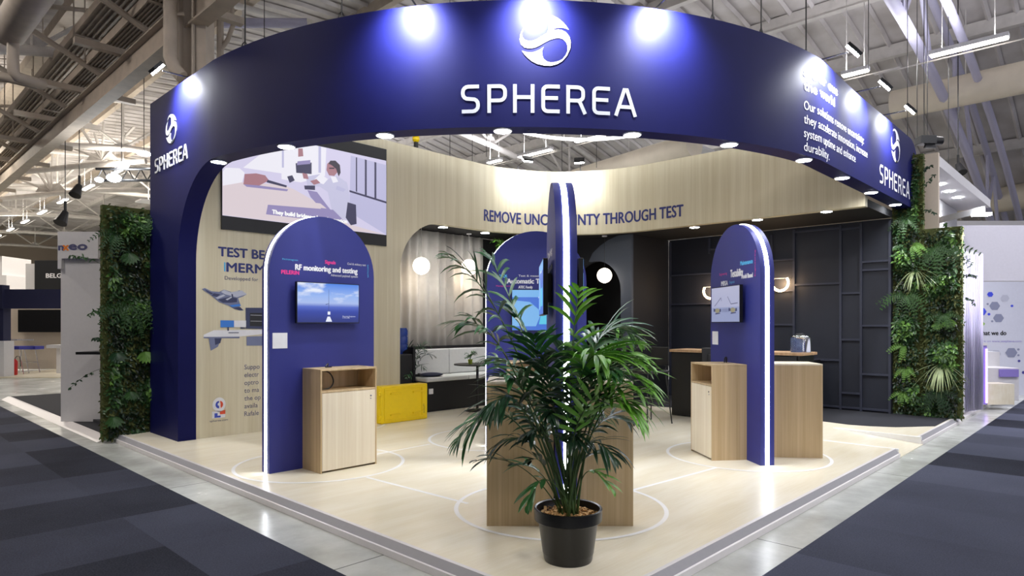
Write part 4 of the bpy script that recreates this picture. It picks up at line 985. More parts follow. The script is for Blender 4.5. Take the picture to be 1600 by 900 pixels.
# ---------------------------------------------------------------- stand lighting
def spot(name, loc, target, energy, size_deg, col=(.93, .96, 1), blend=.6, rad=.05, parent=None, pl=None):
    l = bpy.data.lights.new(name, 'SPOT'); l.energy = energy; l.spot_size = R(size_deg); l.spot_blend = blend; l.color = col; l.shadow_soft_size = rad
    o = bpy.data.objects.new(name, l); C.objects.link(o)
    d = Vector(target)-Vector(loc); o.rotation_euler = d.to_track_quat('-Z', 'Y').to_euler()
    if parent: o.parent = parent; o.location = Vector(loc)-Vector(pl)
    else: o.location = loc
    return o
ORD = ['first', 'second', 'third', 'fourth', 'fifth', 'sixth', 'seventh', 'eighth', 'ninth', 'tenth']
def downlight(c, label, energy, group, cone=125, r=.082):
    t = thing('downlight', label, 'downlight', c, 0, group)
    obj('rim', MB().lathe([(r+.012, -.0005), (r+.012, -.010), (r, -.012), (r, -.0005)], 28, c=c), M_white, t)
    obj('lens', MB().lathe([(r-.001, -.002), (r-.001, -.013), (.001, -.016)], 28, c=c), M_down, t)
    spot('downlight_beam', (c[0], c[1], c[2]-.05), (c[0], c[1], 0), energy, cone, parent=t, pl=c, blend=.8, rad=.07)
for i, s in enumerate((2.02, 3.27, 4.50, 5.72, 7.05, 8.22, 9.50, 10.80, 12.08, 13.38)):
    p = TH(s, ZB, -.11)
    downlight(p, 'round downlight under the navy fascia, %s from its left leg' % ORD[i], 25, 'downlights under the navy fascia')
for i, (x, y) in enumerate(((4.98, 6.98), (6.0, 6.95), (8.12, 3.72), (8.08, 2.55), (8.06, 1.45))):
    downlight((x, y, WB+.004), ['round downlight in the black canopy nearest the oak wall arch', 'round downlight in the black canopy above the rear totem', 'round downlight in the black canopy left of the right totem', 'round downlight in the black canopy directly above the right totem', 'round downlight in the black canopy near the plant wall'][i], 30 if i < 2 else 44, 'downlights in the black canopy', cone=85 if i < 2 else 125, r=.08)
def floodlight(base, nrm, face_pt, label, energy, group, out=.55, up=.22, sz=90):
    n = Vector((nrm[0], nrm[1], 0)); b = Vector(base); hd = b+n*out+Vector((0, 0, up))
    t = thing('floodlight', label, 'floodlight', tuple(b), 0, group)
    obj('arm', MB().tube([b-n*.06, b-n*.06+Vector((0, 0, up)), hd-n*.05], .009, 6), M_black, t)
    aim = (Vector(face_pt)-hd).normalized(); side = Vector((-n.y, n.x, 0)); up2 = side.cross(aim)
    F = lambda u, v, d: tuple(hd+side*u+up2*v+aim*d)
    obj('lamp_head', MB().prism([(-.095, -.065), (.095, -.065), (.095, .065), (-.095, .065)], F, -.05, -.012), M_black, t)
    obj('lens', MB().prism([(-.09, -.06), (.09, -.06), (.09, .06), (-.09, .06)], F, -.0115, .016), M_flood, t)
    spot('flood_beam', tuple(hd+aim*.03), face_pt, energy, sz, parent=t, pl=tuple(b), blend=.9, rad=.06)
fl_lab = ['floodlight over the left leg emblem on the navy fascia', 'floodlight on the fascia left of the central emblem', 'floodlight directly above the central emblem', 'floodlight on the fascia right of the central emblem', 'floodlight over the start of the fascia paragraph', 'floodlight over the middle of the fascia paragraph', 'floodlight over the right emblem end of the fascia']
for i, s in enumerate((1.25, 4.84, 6.05, 7.30, XS(5.45), XS(6.75), XS(8.05))):
    (x, y), n = hpath(s); zt = ztop(s)
    floodlight((x-n[0]*.03, y-n[1]*.03, zt), n, (x, y, zt-.20), fl_lab[i], 330, 'floodlights on the navy fascia', out=.33, up=.05, sz=128)
for s, lb in ((L1+.95, 'floodlight on top of the oak band above the word uncertainty'), (L1+2.15, 'floodlight on top of the oak band right of the front totem')):
    (x, y), n = wpath(s); floodlight((x-n[0]*.03, y-n[1]*.03, 4.46), n, (x, y, 4.1), lb, 55, 'floodlights on the oak band', out=.4, up=.1, sz=120)

# ---------------------------------------------------------------- hall roof
def zt_(x): return 10.9-.011*(x-10)**2 if x < 46 else 10.9-.011*36**2
def zb_(x): return 8.75-.0118*(x-10)**2
mb = MB(); xs = [-22+.55*i for i in range(132)]
DY0, DY1 = -22, 92
vs = []
for x in xs: vs += [(x, DY0, zt_(x)+.25), (x, DY1, zt_(x)+.25)]
mb.add(vs, [(2*i, 2*i+1, 2*i+3, 2*i+2) for i in range(len(xs)-1)])
# standing ribs of the sheeting running across the purlins
rx_ = [-14+3.0*i for i in range(22)]
for k in range(150):
    y = -14+.62*k
    for a, b in zip(rx_[:-1], rx_[1:]):
        if y > 45 and a < -6: continue
        za, zb2 = zt_(a)+.22, zt_(b)+.22
        mb.add([(a, y, za), (a, y+.07, za-.09), (a, y+.14, za), (b, y, zb2), (b, y+.07, zb2-.09), (b, y+.14, zb2)], [(0, 1, 4, 3), (1, 2, 5, 4)])
struct('ceiling', mb, M_deck, label='profiled metal roof deck of the exhibition hall')
tn = [3]
def trim(mb, mat, label, smooth=None):
    o = struct('trim_%d' % tn[0], mb, mat, label=label, smooth=smooth); tn[0] += 1; return o
for i, x in enumerate([-10, -6.5, -3.5, -.5, 2.5, 5.5, 8.5, 11.2, 14.0, 16.8, 19.8, 23, 26.5, 30, 34, 38]):
    z = zt_(x)
    mb = MB().bx(x-.05, x+.05, -12, 80, z-.16, z+.2).bx(x-.1, x+.1, -12, 80, z-.18, z-.155)
    trim(mb, M_steelwarm if x < 9 else M_steel, 'painted steel roof purlin of the hall')
def truss(y, x0, x1, mat, r=.11, nweb=12):
    xs2 = [x0+(x1-x0)*i/12 for i in range(13)]
    mb = MB().tube([(x, y, zb_(x)) for x in [x0+(x1-x0)*i/24 for i in range(25)]], r, 8)
    mb.tube([(x, y, zt_(x)-.3) for x in [x0+(x1-x0)*i/24 for i in range(25)]], r*.8, 8)
    for i in range(0, 12, 12//nweb):
        a, b = xs2[i], xs2[i+1]; m = (a+b)/2
        mb.tube([(a, y, zb_(a)), (m, y, zt_(m)-.3)], r*.45, 6); mb.tube([(m, y, zt_(m)-.3), (b, y, zb_(b))], r*.45, 6)
        if i: mb.tube([(a, y, zb_(a)), (a, y, zt_(a)-.3)], r*.4, 6)
        mb.add([(a-.35, y, zb_(a)+.02), (a+.35, y, zb_(a)+.02), (a+.15, y, zb_(a)+.34), (a-.15, y, zb_(a)+.34)], [(0, 1, 2, 3)])
    trim(mb, mat, 'tubular steel roof truss spanning the hall', smooth=50)
truss(1.85, 8.5, 44, M_steelblue, .13, 6)
trim(MB().tube([(x, 1.05, zb_(x)+.25) for x in [8.5+35*i/20 for i in range(21)]], .10, 8), M_steelblue, 'second slender lilac grey roof chord at upper right', smooth=50)
for y in (16, 27, 38, 49, 60, 71): truss(y, -14, 44, M_steel, .12)
# longitudinal beams, trays and ducts at upper left
def ylong(px, py, z, fn):
    Y = 1015*(CAM[2]-z)/(py-508); x, y = wc((px-800)/1015*Y, Y); return x
x = ylong(258, 62, 6.5, 0)
mb = MB().bx(x-.02, x+.02, 5.5, 70, 6.3, 6.75).bx(x-.13, x+.13, 5.5, 70, 6.27, 6.305).bx(x-.13, x+.13, 5.5, 70, 6.75, 6.78)
trim(mb, M_steelwarm, 'long beige I beam under the roof at upper left')
for xx in (ylong(228, 30, 7.0, 0), ylong(178, 20, 7.6, 0)):
    z = 7.0 if xx == ylong(228, 30, 7.0, 0) else 7.6
    t = thing('cable_tray', 'ribbed beige cable tray %s at upper left' % ('nearest the long I beam' if z == 7 else 'above and left of the other tray'), 'cable tray', (xx, 20, z))
    mb = MB(); w_ = .2 if z == 7 else .3
    mb.bx(xx-w_, xx+w_, 5, 70, z+.02, z+.03)
    for k in range(7): mb.bx(xx-w_+k*w_/3-.012, xx-w_+k*w_/3+.012, 5, 70, z-.02, z+.02)
    obj('tray', mb, M_steelwarm, t); obj('side_rail', MB().bx(xx-w_-.02, xx-w_, 5, 70, z-.03, z+.14).bx(xx+w_, xx+w_+.02, 5, 70, z-.03, z+.14), M_steelwarm, t)
    for y in range(6, 60, 4): obj('hanger', MB().bx(xx-w_-.05, xx+w_+.05, y, y+.06, z-.06, z-.03).cyl((xx-w_-.03, y+.03, z-.04), (xx-w_-.03, y+.03, zt_(xx)), .015, n=6).cyl((xx+w_+.03, y+.03, z-.04), (xx+w_+.03, y+.03, zt_(xx)), .015, n=6), M_steelwarm, t)
for (a, b, z, w_) in ((120, 20, 9.2, .2), (60, 110, 9.3, .15), (300, 20, 8.2, .1)):
    xx = ylong(a, b, z, 0); trim(MB().bx(xx-w_, xx+w_, 4, 70, z, z+.3), M_steelwarm, 'long beige steel beam below the roof deck at left')
# cross braces between the lower left beams
mb = MB()
for y in range(8, 50, 3):
    mb.tube([(-.6, y, 7.75), (x+.1, y, 6.75)], .06, 6); mb.tube([(-.6, y, 7.75), (x+1.2, y+1.2, 8.9)], .05, 6); mb.bx(x-.9, x+1.0, y+1.4, y+1.55, 6.8, 6.92)
trim(mb, M_steelwarm, 'row of beige cross braces between beams at upper left')
# spiral duct and elbow pipe
def tY(px, py, Y): return (*wc((px-800)/1015*Y, Y), CAM[2]-(py-508)/1015*Y)
t = thing('ventilation_duct', 'round beige duct with thin elbow pipe at the top left corner', 'duct', tY(30, 40, 9.0))
a, b = tY(14, 50, 9.4), tY(90, -70, 7.0)
obj('duct_body', MB().tube([a, b], .21, 20), M_steelwarm, t, smooth=50)
obj('elbow_pipe', MB().tube([tY(22, 40, 9.3), tY(21, 62, 9.3), tY(20, 90, 9.3), tY(21, 112, 9.3), tY(27, 120, 9.35), tY(45, 126, 9.5), tY(66, 132, 9.8)], .075, 14), M_steelwarm, t, smooth=60)
obj('side_pipe', MB().tube([tY(-20, 114, 9.8), tY(58, 133, 10.2)], .07, 12), M_steelwarm, t, smooth=60)
# column + pipe behind the left of the fascia
cx, cy = wc((297-800)/1015*10.5, 10.5)
T_ = lambda u, v, d: (cx+u*RX+v*FX, cy+u*RY+v*FY, d)
mb = MB()
for (a, b, c, d) in ((-.13, .13, -.02, .02), (-.13, -.10, -.16, .16), (.10, .13, -.16, .16)): mb.prism([(a, c), (b, c), (b, d), (a, d)], T_, -.1, 10)
mb.prism([(.14, -.1), (.30, -.1), (.30, .2), (.14, .2)], T_, -.1, 6.9)
trim(mb, M_steelwarm, 'beige steel column rising behind the left of the fascia')
t = thing('drain_pipe', 'vertical beige pipe beside the steel column at upper left', 'pipe', tY(268, 500, 10.2))
obj('pipe', MB().tube([tY(266, -40, 10.2), tY(266, 90, 10.2), tY(272, 106, 10.2), tY(284, 120, 10.2)], .10, 14), M_steelwarm, t, smooth=60)
obj('bracket', MB().tube([tY(260, 22, 10.2), tY(288, 22, 10.3)], .03, 6), M_steelwarm, t)
# horizontal and vertical tubes near column
trim(MB().tube([tY(340, 36, 15), tY(480, 36, 15.5)], .11, 12), M_steelblue, 'short horizontal grey tube between column and fascia', smooth=50)
trim(MB().tube([tY(326, 10, 13), tY(326, 130, 13)], .04, 8).tube([tY(344, -10, 14), tY(344, 110, 14)], .07, 6).tube([tY(362, 0, 14), tY(364, 40, 14), tY(356, 62, 14), tY(342, 82, 14)], .05, 8), M_steelwarm, 'thin beige pipes right of the steel column', smooth=50)
trim(MB().tube([tY(42, 268, 26), tY(130, 259, 26), tY(228, 252, 26)], .11, 10), M_steel, 'curved grey chord tube at left above the plant wall', smooth=50)
trim(MB().tube([tY(0, 311, 30), tY(80, 303, 30), tY(160, 297, 30), tY(228, 297, 30)], .11, 10), M_steel, 'lower curved grey chord tube at left above the plant wall', smooth=50)
for (cxp, cyp, Y) in ((160, 250, 26), (80, 300, 30)):
    mb = MB()
    for dx, dy in ((-50, -20), (-32, -48), (-12, -42), (2, -60), (50, -52)): mb.tube([tY(cxp, cyp, Y), tY(cxp+dx, cyp+dy, Y)], .05, 6)
    mb.add([tY(cxp-25, cyp, Y), tY(cxp+25, cyp, Y), tY(cxp+12, cyp-14, Y), tY(cxp-18, cyp-10, Y)], [(0, 1, 2, 3)])
    trim(mb, M_steel, 'fan of truss struts and gusset plate at left')
# cream ducts
for lb, p, q, z, r in (('long cream fabric duct at upper right above the neighbouring stand', (1395, 165), (1640, 112), 8.0, .42), ('cream duct seen beyond the oak band', (900, 280), (1085, 226), 7.3, .40), ('cream duct above the white neighbouring stand', (1500, 322), (1640, 300), 6.5, .5)):
    def gg(p): Y = 1015*(CAM[2]-z)/(p[1]-508); return (*wc((p[0]-800)/1015*Y, Y), z)
    a, b = gg(p), gg(q)
    t = thing('air_duct', lb, 'duct', a)
    obj('duct_body', MB().tube([a, b], r, 20), M_duct, t, smooth=50)
    obj('hanger', MB().cyl(((a[0]+b[0])/2, (a[1]+b[1])/2, z+r), ((a[0]+b[0])/2, (a[1]+b[1])/2, z+2.4), .012, n=6), M_steel, t)
# linear lights
NTH = ['very', 'second', 'third', 'fourth', 'fifth', 'sixth', 'seventh']
LN = [(14.68, .65, 1.45, 'bright linear ceiling light at the top right corner of the photo'), (14.57, 2.9, .6, 'short linear ceiling light right of the fascia paragraph'), (14.7, 13.45, 1.55, 'linear ceiling light seen centrally above the oak band'), (14.55, 10.8, 1.4, 'linear ceiling light seen just under the middle of the fascia'), (14.5, 15.3, .7, 'small linear ceiling light above the slogan')]
for k in range(7): LN.append((5.2, 27+4.6*k, 1.6, 'linear ceiling light in the row receding above the plant wall, %s nearest one' % NTH[k]))
for k in range(7): LN.append((-.3, 25+5.2*k, 1.6, 'linear ceiling light in the far left receding row, %s nearest one' % NTH[k]))
for k in range(3): LN.append((14.6, 20+5*k, 1.5, 'linear ceiling light in the row behind the oak band, %s nearest one' % NTH[k]))
for (x, y, L, lb) in LN:
    z = 7.6
    t = thing('linear_light', lb, 'ceiling light', (x, y, z), 0, 'linear ceiling lights')
    obj('housing', MB().bx(x-.10, x+.10, y-L/2, y+L/2, z, z+.09), M_white, t); obj('diffuser', MB().bx(x-.085, x+.085, y-L/2+.02, y+L/2-.02, z-.03, z-.001), M_tubelight, t)
    obj('rail', MB().bx(x+.24, x+.27, y-L/2-.6, y+L/2+1.2, z-.05, z-.02), M_steel, t)
    obj('suspension', MB().cyl((x, y-L/3, z+.09), (x, y-L/3, zt_(x)), .008, n=5).cyl((x, y+L/3, z+.09), (x, y+L/3, zt_(x)), .008, n=5), M_steel, t)
    if y < 62:
        for nm, e, dz, ry in (('tube_beam', 90, -.05, 0), ('added_deck_fill', 70, .12, math.pi)):  # the upward light is added to brighten the roof deck
            l = bpy.data.lights.new(nm, 'AREA'); l.shape = 'RECTANGLE'; l.size = .17; l.size_y = L; l.energy = e*(1.3 if x < 8 else .7); l.color = (1, .92, .80) if x < 8 else (.97, .96, 1)
            lo = bpy.data.objects.new(nm, l); C.objects.link(lo); lo.parent = t; lo.location = (0, 0, dz); lo.rotation_euler = (0, ry, 0)
# bright oval lamp seen under the fascia
c = tY(905, 200, 13)
t = thing('oval_light', 'glowing curved white light band seen under the middle of the fascia', 'ceiling light', c)
P = [tY(818+190*k/24, 207+11*math.sin(math.pi*k/24)**.8, 13-1.2*math.sin(math.pi*k/24)) for k in range(25)]
obj('light_band', MB().tube(P, .028, 8), glow('oval_light_white', (1, .98, .95, 1), 6), t, smooth=60)
obj('suspension', MB().cyl(P[8], (P[8][0], P[8][1], 10), .006, n=5).cyl(P[18], (P[18][0], P[18][1], 10), .006, n=5), M_steel, t)
# suspension wires from roof to the fascia
for i, (s, lb) in enumerate(((2.6, 'steel suspension cable at the left of the fascia'), (4.0, 'steel suspension cable left of the central floodlights'), (8.0, 'steel suspension cable right of the central floodlights'), (8.7, 'steel suspension cable above the plain dark part of the fascia'), (9.55, 'steel suspension cable with hook before the fascia paragraph'))):
    p = TH(s, ztop(s), -.11)
    t = thing('suspension_cable', lb, 'cable', p); obj('wire', MB().cyl(p, (p[0], p[1], 10.4), .008, n=6), M_black, t); obj('hook', MB().tube([(p[0]-.04, p[1], p[2]), (p[0]-.03, p[1], p[2]+.08), (p[0], p[1], p[2]+.12), (p[0]+.03, p[1], p[2]+.08), (p[0]+.04, p[1], p[2])], .007, 6), M_black, t)
WIR = ['seen under the fascia above the word remove', 'seen under the fascia right of the downlight', 'seen under the fascia above the word uncertainty', 'above the top of the front totem', 'right of the top of the front totem', 'holding the projector on its left side', 'holding the projector on its right side', 'above the small lamp at upper right', 'beside the right end of the fascia', 'rising at the left above the dark fascia part', 'above the short ceiling light at upper right']
for k, (px, y0p, y1p, Y) in enumerate(((703, 210, 262, 14), (738, 210, 258, 15), (760, 207, 245, 14), (878, 205, 268, 14), (932, 215, 262, 15), (1433, 60, 222, 14), (1449, 10, 230, 14), (1482, 40, 262, 15), (1418, 110, 235, 13), (413, 0, 60, 12), (1357, 20, 108, 12))):
    p, q = tY(px, y1p, Y), tY(px, y0p, Y)
    o = obj('rigging_wire', MB().cyl(p, (p[0], p[1], 10.2), .007, n=5), M_black); tag(o, 'thin dark rigging wire ' + WIR[k], 'wire', 'rigging wires hanging from the roof')
# hanging stage lamps
def stagelamp(label, px, py, Y, s=1.0):
    c = tY(px, py, Y); t = thing('stage_lamp', label, 'stage lamp', c)
    obj('body', MB().tube([(c[0], c[1], c[2]+.10*s), (c[0]-.05*s, c[1]-.04*s, c[2]-.02*s), (c[0]-.12*s, c[1]-.1*s, c[2]-.18*s)], [.07*s, .10*s, .14*s], 12), M_black, t)
    obj('yoke', MB().tube([(c[0], c[1], c[2]+.1*s), (c[0], c[1], c[2]+.35*s)], .03*s, 8), M_black, t)
    obj('cable', MB().cyl((c[0], c[1], c[2]+.3*s), (c[0], c[1], 9.5), .012, n=5), M_black, t)
stagelamp('black stage lamp hanging highest at the left', 124, 296, 18, 1.1)
stagelamp('black stage lamp hanging above the white sign wall', 102, 338, 18, 1.2)
c = tY(1452, 220, 12.5); t = thing('projector', 'black projector hanging above the right end of the fascia', 'projector', c)
F = lambda u, v, d: tuple(Vector(c)+Vector((RX, RY, 0))*u+Vector((FX, FY, 0))*d+Vector((0, 0, 1))*v)
obj('body', MB().prism([(-.22, -.07), (.08, -.07), (.08, .08), (-.22, .08)], F, -.1, .1), M_black, t, bevel=.01)
obj('lens', MB().tube([F(.08, 0, 0), F(.24, 0, 0)], [.09, .075], 16), M_black, t, smooth=40); obj('yoke', MB().prism([(-.1, -.14), (.12, -.14), (.09, -.07), (-.07, -.07)], F, -.03, .03), M_black, t)
obj('cable', MB().cyl(F(-.1, .08, 0), (F(-.1, 0, 0)[0], F(-.1, 0, 0)[1], 9.6), .008, n=5), M_black, t)
stagelamp('small black lamp hanging right of the projector', 1497, 262, 16, .9)
c = tY(650, 217, 12); t = thing('beacon', 'small yellow beacon standing on the oak wall edge', 'beacon', c); obj('dome', MB().sphere(c, .07, 14, 8), M_yellow, t, smooth=180); obj('clamp', MB().bx(c[0]-.03, c[0]+.03, c[1]-.03, c[1]+.03, c[2]-.16, c[2]-.06), M_black, t)
# lighting truss with bright lamps far left
t = thing('lighting_truss', 'black lighting truss with glaring lamps above the plant wall', 'lighting truss', tY(195, 280, 17))
mb = MB()
for dy in (-10, 8): mb.tube([tY(150, 274+dy, 17), tY(260, 274+dy, 17)], .035, 6)
for k in range(11): mb.tube([tY(150+10*k, 264 if k % 2 else 282, 17), tY(160+10*k, 282 if k % 2 else 264, 17)], .015, 4)
obj('frame', mb, M_black, t)
for px, py, r in ((155, 281, .10), (178, 278, .17)):
    c = tY(px, py, 16.6); obj('lamp', MB().sphere(c, r, 14, 8, sc=(1, 1, .6)), M_flood, t, smooth=180)
for px, py, lb in ((225, 240, 'small bright lamp beside the left leg of the fascia'), (190, 258, 'bright lamp high above the plant wall')):
    c = tY(px, py, 17); t = thing('hall_lamp', lb, 'lamp', c); obj('lens', MB().sphere(c, .11, 14, 8, sc=(1.6, 1, .6)), M_flood, t, smooth=180); obj('rod', MB().cyl(c, (c[0], c[1], 9.5), .01, n=5), M_black, t)

# ---------------------------------------------------------------- left neighbours
def ct(name, label, cat): return cthing(name, label, cat, 0, 0, 0)
def cbox(mb, px0_, px1_, py0_, py1_, Y, dep=.1, mat=0, z0=None, z1=None):
    """box whose front face fills the pixel rectangle at distance Y"""
    X0, X1 = (px0_-800)/1015*Y, (px1_-800)/1015*Y
    a = CAM[2]-(py1_-508)/1015*Y if z0 is None else z0; b = CAM[2]-(py0_-508)/1015*Y if z1 is None else z1
    def Tl(u, v, d): p = wc(u, d); return (p[0], p[1], v)
    return mb.prism([(X0, a), (X1, a), (X1, b), (X0, b)], Tl, Y, Y+dep, mat)
def cT(Y):
    return lambda u, v, d: (*wc((u-800)/1015*Y, Y-d), CAM[2]-(v-508)/1015*Y)
def ctext(mb, s, px, py, hpx, Y, mat=0, wpx=None, bold=0):
    T = lambda u, v, d: (*wc(u, Y-d), v)
    put_text(mb, s, (px-800)/1015*Y, CAM[2]-(py-508)/1015*Y, hpx/1015*Y, T, .004, mat, width=None if wpx is None else wpx/1015*Y, bold=bold)
t = thing('sign_wall', 'white partition wall with a printed company name left of the plant wall', 'partition', (*wc(-6.7, 10.15), -.04))
obj('panel', cbox(MB(), 95, 157, 374, 664, 10.15, .08, z0=-.037), M_wall, t)
obj('sign_box', cbox(cbox(MB(), 90, 153, 362, 404, 10.08, .06), 90, 96, 404, 420, 10.08, .06), M_wall, t)
mb = MB(); ctext(mb, 'n', 92, 391, 11, 10.08, 0, 7, .05); ctext(mb, 'eo', 108, 390, 12.5, 10.08, 0, 28, .05); ctext(mb, 'x', 98.5, 391, 12, 10.08, 1, 9, .05); ctext(mb, 'urity industri', 97, 406, 4, 10.08, 0, 38, 0)
obj('lettering', mb, [M_txtgrey, M_orange], t)
tag(obj('neighbour_carpet', MB().bx(-.02, 8, 8.02, 15.2, -.098, -.042), M_blackcarpet), 'black carpeted floor of the neighbouring stand at left', 'carpet')
mb = MB().add([(-.17, 8.0, -.098), (-.02, 8.0, -.098), (-.02, 8.0, -.038), (-.06, 8.0, -.038), (-.17, 15.2, -.098), (-.02, 15.2, -.098), (-.02, 15.2, -.038), (-.06, 15.2, -.038)], [(0, 1, 2, 3), (7, 6, 5, 4), (0, 3, 7, 4), (3, 2, 6, 7), (1, 5, 6, 2), (0, 4, 5, 1)])
tag(obj('edge_profile', mb, M_kw), 'white sloped floor edge of the neighbouring stand at left', 'edge profile')
t = thing('shelf_table', 'thin black table edge projecting left of the plant wall', 'table', (*wc(-6.4, 9.6), 0))
mb = cbox(MB(), 118, 165, 550, 554, 9.6, .5); obj('tabletop', mb, M_black, t); obj('column', cbox(MB(), 160, 163, 554, 662, 9.8, .04, z0=-.037), M_black, t)
Y = 20
t = thing('navy_stand', 'distant navy and white exhibition stand at the far left', 'stand', (*wc(-15, Y), -.1))
obj('platform', cbox(MB(), -40, 100, 590, 597, 19.2, 5, z0=-.098, z1=-.06), M_floor, t)
obj('fascia', cbox(cbox(MB(), -40, 3, 445, 482, 19.4, .3), 3, 100, 452, 482, 19.5, .3), M_navyfar, t)
obj('back_wall', cbox(MB(), -60, 110, 470, 582, 22.6, .1, z0=-.059), M_wallbeige, t); obj('side_wall', cbox(MB(), -20, 5, 482, 534, 19.5, .3), M_navyfar, t)
obj('counter', cbox(MB(), -20, 6, 533, 590, 19.3, .4, z0=-.059), M_wall, t)
tag(obj('dark_monitor', cbox(MB(), 28, 120, 484, 519, 22.4, .08), M_black), 'wide switched-off black monitor on the distant navy stand', 'monitor')
for i, (a, b) in enumerate(((8, 30), (18, 38), (34, 55))):
    Yc = 20.2+.4*i; t = thing('bar_stool', 'white wire stool with blue seat, %s one on the distant stand' % ['leftmost', 'middle', 'rightmost'][i], 'bar stool', (*wc((a-800)/1015*Yc, Yc), -.06), 0, 'blue seated stools on the distant stand')
    obj('seat', cbox(MB(), a, b, 541, 546, Yc, .4), M_seatblue, t)
    mb = MB()
    for px, q in ((a, a-3), (b, b+7)):
        for d in (0, .38): mb.tube([tY(px, 546, Yc+d)[:3], (*tY(q, 580, Yc+d)[:2], -.058)], .012, 6)
    mb.tube([tY(a-2, 566, Yc), tY(b+4, 566, Yc)], .010, 6)
    obj('legs', mb, M_chrome, t); obj('backrest', cbox(MB(), a-2, b-3, 530, 532, Yc+.38, .02), M_wall, t)
t = thing('white_table', 'white table with dark edge on the distant navy stand', 'table', (*wc(-14.3, 20.4), -.06)); obj('tabletop', cbox(MB(), 72, 112, 539, 544, 20.4, .6), M_wall, t); obj('leg', cbox(MB(), 88, 94, 544, 582, 20.6, .1, z0=-.059), M_wall, t)
Yc = 19.9; c = tY(23, 567, Yc); t = thing('fire_extinguisher', 'red fire extinguisher under the distant stools', 'fire extinguisher', (c[0], c[1], -.06))
obj('cylinder_body', MB().lathe([(.06, -.058), (.075, -.04), (.075, .36), (.03, .43)], 14, c=(c[0], c[1], 0)), M_red, t, smooth=50); obj('hose', MB().tube([(c[0], c[1], .43), (c[0]+.05, c[1], .52), (c[0]+.12, c[1]-.05, .5), (c[0]+.14, c[1]-.06, .2)], .012, 6), M_black, t)
t = thing('sign_tower', 'dark hanging sign block with white BELG lettering at far left', 'sign', (*wc(-18, 26), 2.9))
obj('block', cbox(MB(), 54, 120, 407, 456, 26, 1.2), M_blackmatt, t); obj('white_side', cbox(MB(), 40, 54, 412, 456, 26.2, 1), M_wall, t)
mb = MB(); ctext(mb, 'BELG', 72, 434, 7, 26, 0, 24, .03); obj('lettering', mb, M_white, t); obj('yellow_line', cbox(MB(), 87, 100, 453, 455, 25.95, .03), M_yellow, t)
obj('mast', cbox(MB(), 44, 50, 456, 590, 27, .3, z0=-.098), M_wall, t); obj('mast', cbox(MB(), 80, 90, 456, 590, 27, .3, z0=-.098), M_blackmatt, t)
t = thing('far_stand', 'pale distant stand blocks behind the navy stand', 'stand', (*wc(-28, 34), -.1)); obj('wall_block', cbox(cbox(MB(), -60, 10, 430, 600, 33, 2, z0=-.098), -60, 3, 400, 430, 33, 2), M_wall, t)
obj('patterned_band', cbox(MB(), 8, 42, 440, 600, 35, 1, z0=-.098), plain('patterned_white', srgb(220, 220, 220), .6, noise=.7, nscale=3), t)

# ---------------------------------------------------------------- right neighbours
t = thing('white_stand', 'tall white neighbouring stand with projecting lit soffit at right', 'stand', (12, 1, 0))
obj('end_wall', MB().bx(10.35, 10.45, .40, 4.5, -.06, 4.40), M_wallbeige, t)
obj('soffit_slab', MB().bx(10.46, 16.0, .42, 3.6, 4.20, 4.38), M_wall, t)
obj('lit_wall', MB().bx(10.46, 15.9, 1.05, 1.15, -.06, 4.195), M_wall, t)
mb = MB().bx(10.2, 30, .03, .10, -.098, -.052).bx(10.2, 30, .10, .14, -.098, .0)
obj('platform', MB().bx(10.2, 30, .14, 5, -.098, -.005), M_floor, t); obj('edge_profile', mb, M_kw, t)
for i, (x, y) in enumerate(((12.2, .72), (13.1, .72), (14.0, .72))):
    d = thing('soffit_light', 'recessed round light in the white soffit, %s from the fascia' % ORD[i], 'downlight', (x, y, 4.2), 0, 'recessed lights in the white soffit')
    obj('lens', MB().lathe([(.09, -.002), (.09, -.012), (.001, -.014)], 20, c=(x, y, 4.2)), M_down, d)
    spot('soffit_beam', (x, y, 4.12), (x, y+.25, 3), 40, 110, parent=d, pl=(x, y, 4.2), col=(.9, .9, 1))
m, nt, b = new_mat('reeded_glass'); b.inputs['Base Color'].default_value = srgb(226, 222, 244); b.inputs['Roughness'].default_value = .35; b.inputs['Transmission Weight'].default_value = .08; M_reed = m
# reeded screen
t = thing('reeded_screen', 'tall translucent reeded column screen beside the plant wall', 'screen wall', (*wc(7.75, 10.9), -.0))
mb = MB(); vs = []; n = 60
for k in range(n+1):
    px = 1505+30*k/n; yy = 10.95+.05*math.sin(k*1.3)+.35*(k/n); p = tY(px, 500, yy); vs += [(p[0], p[1], .001), (p[0], p[1], 2.72)]
mb.add(vs, [(2*i, 2*i+2, 2*i+3, 2*i+1) for i in range(n)])
o = obj('reeded_sheet', mb, M_reed, t, smooth=180); sm = o.modifiers.new('t', 'SOLIDIFY'); sm.thickness = .012
obj('post', cbox(MB(), 1504, 1506.5, 390, 652, 10.9, .05, z0=0.001), M_wall, t)
lx, ly, lz = tY(1538, 334, 10.0)
t = thing('linear_light', 'bright horizontal lamp shining down on the reeded column screen', 'ceiling light', (lx, ly, lz))
obj('diffuser', cbox(MB(), 1526, 1550, 332, 336, 10.0, .12), M_flood, t); obj('arm', cbox(MB(), 1536, 1539, 322, 332, 10.05, 1.5), M_wall, t)
spot('screen_beam', (lx, ly, lz-.06), (*wc(7.95, 10.95), .9), 150, 130, parent=t, pl=(lx, ly, lz), col=(.92, .9, 1))
t = thing('purple_counter', 'lilac lit counter front beside the reeded screen', 'counter', (*wc(8.6, 11.9), 0)); obj('panel', cbox(MB(), 1526, 1542, 540, 633, 12.0, .6, z0=0.0), M_purple, t); obj('top', cbox(MB(), 1525, 1543, 536, 540, 11.98, .64), M_wall, t)
obj('lit_edge', cbox(MB(), 1541, 1543, 545, 630, 11.97, .02), glow('violet_light', (.6, .35, 1, 1), 2), t)
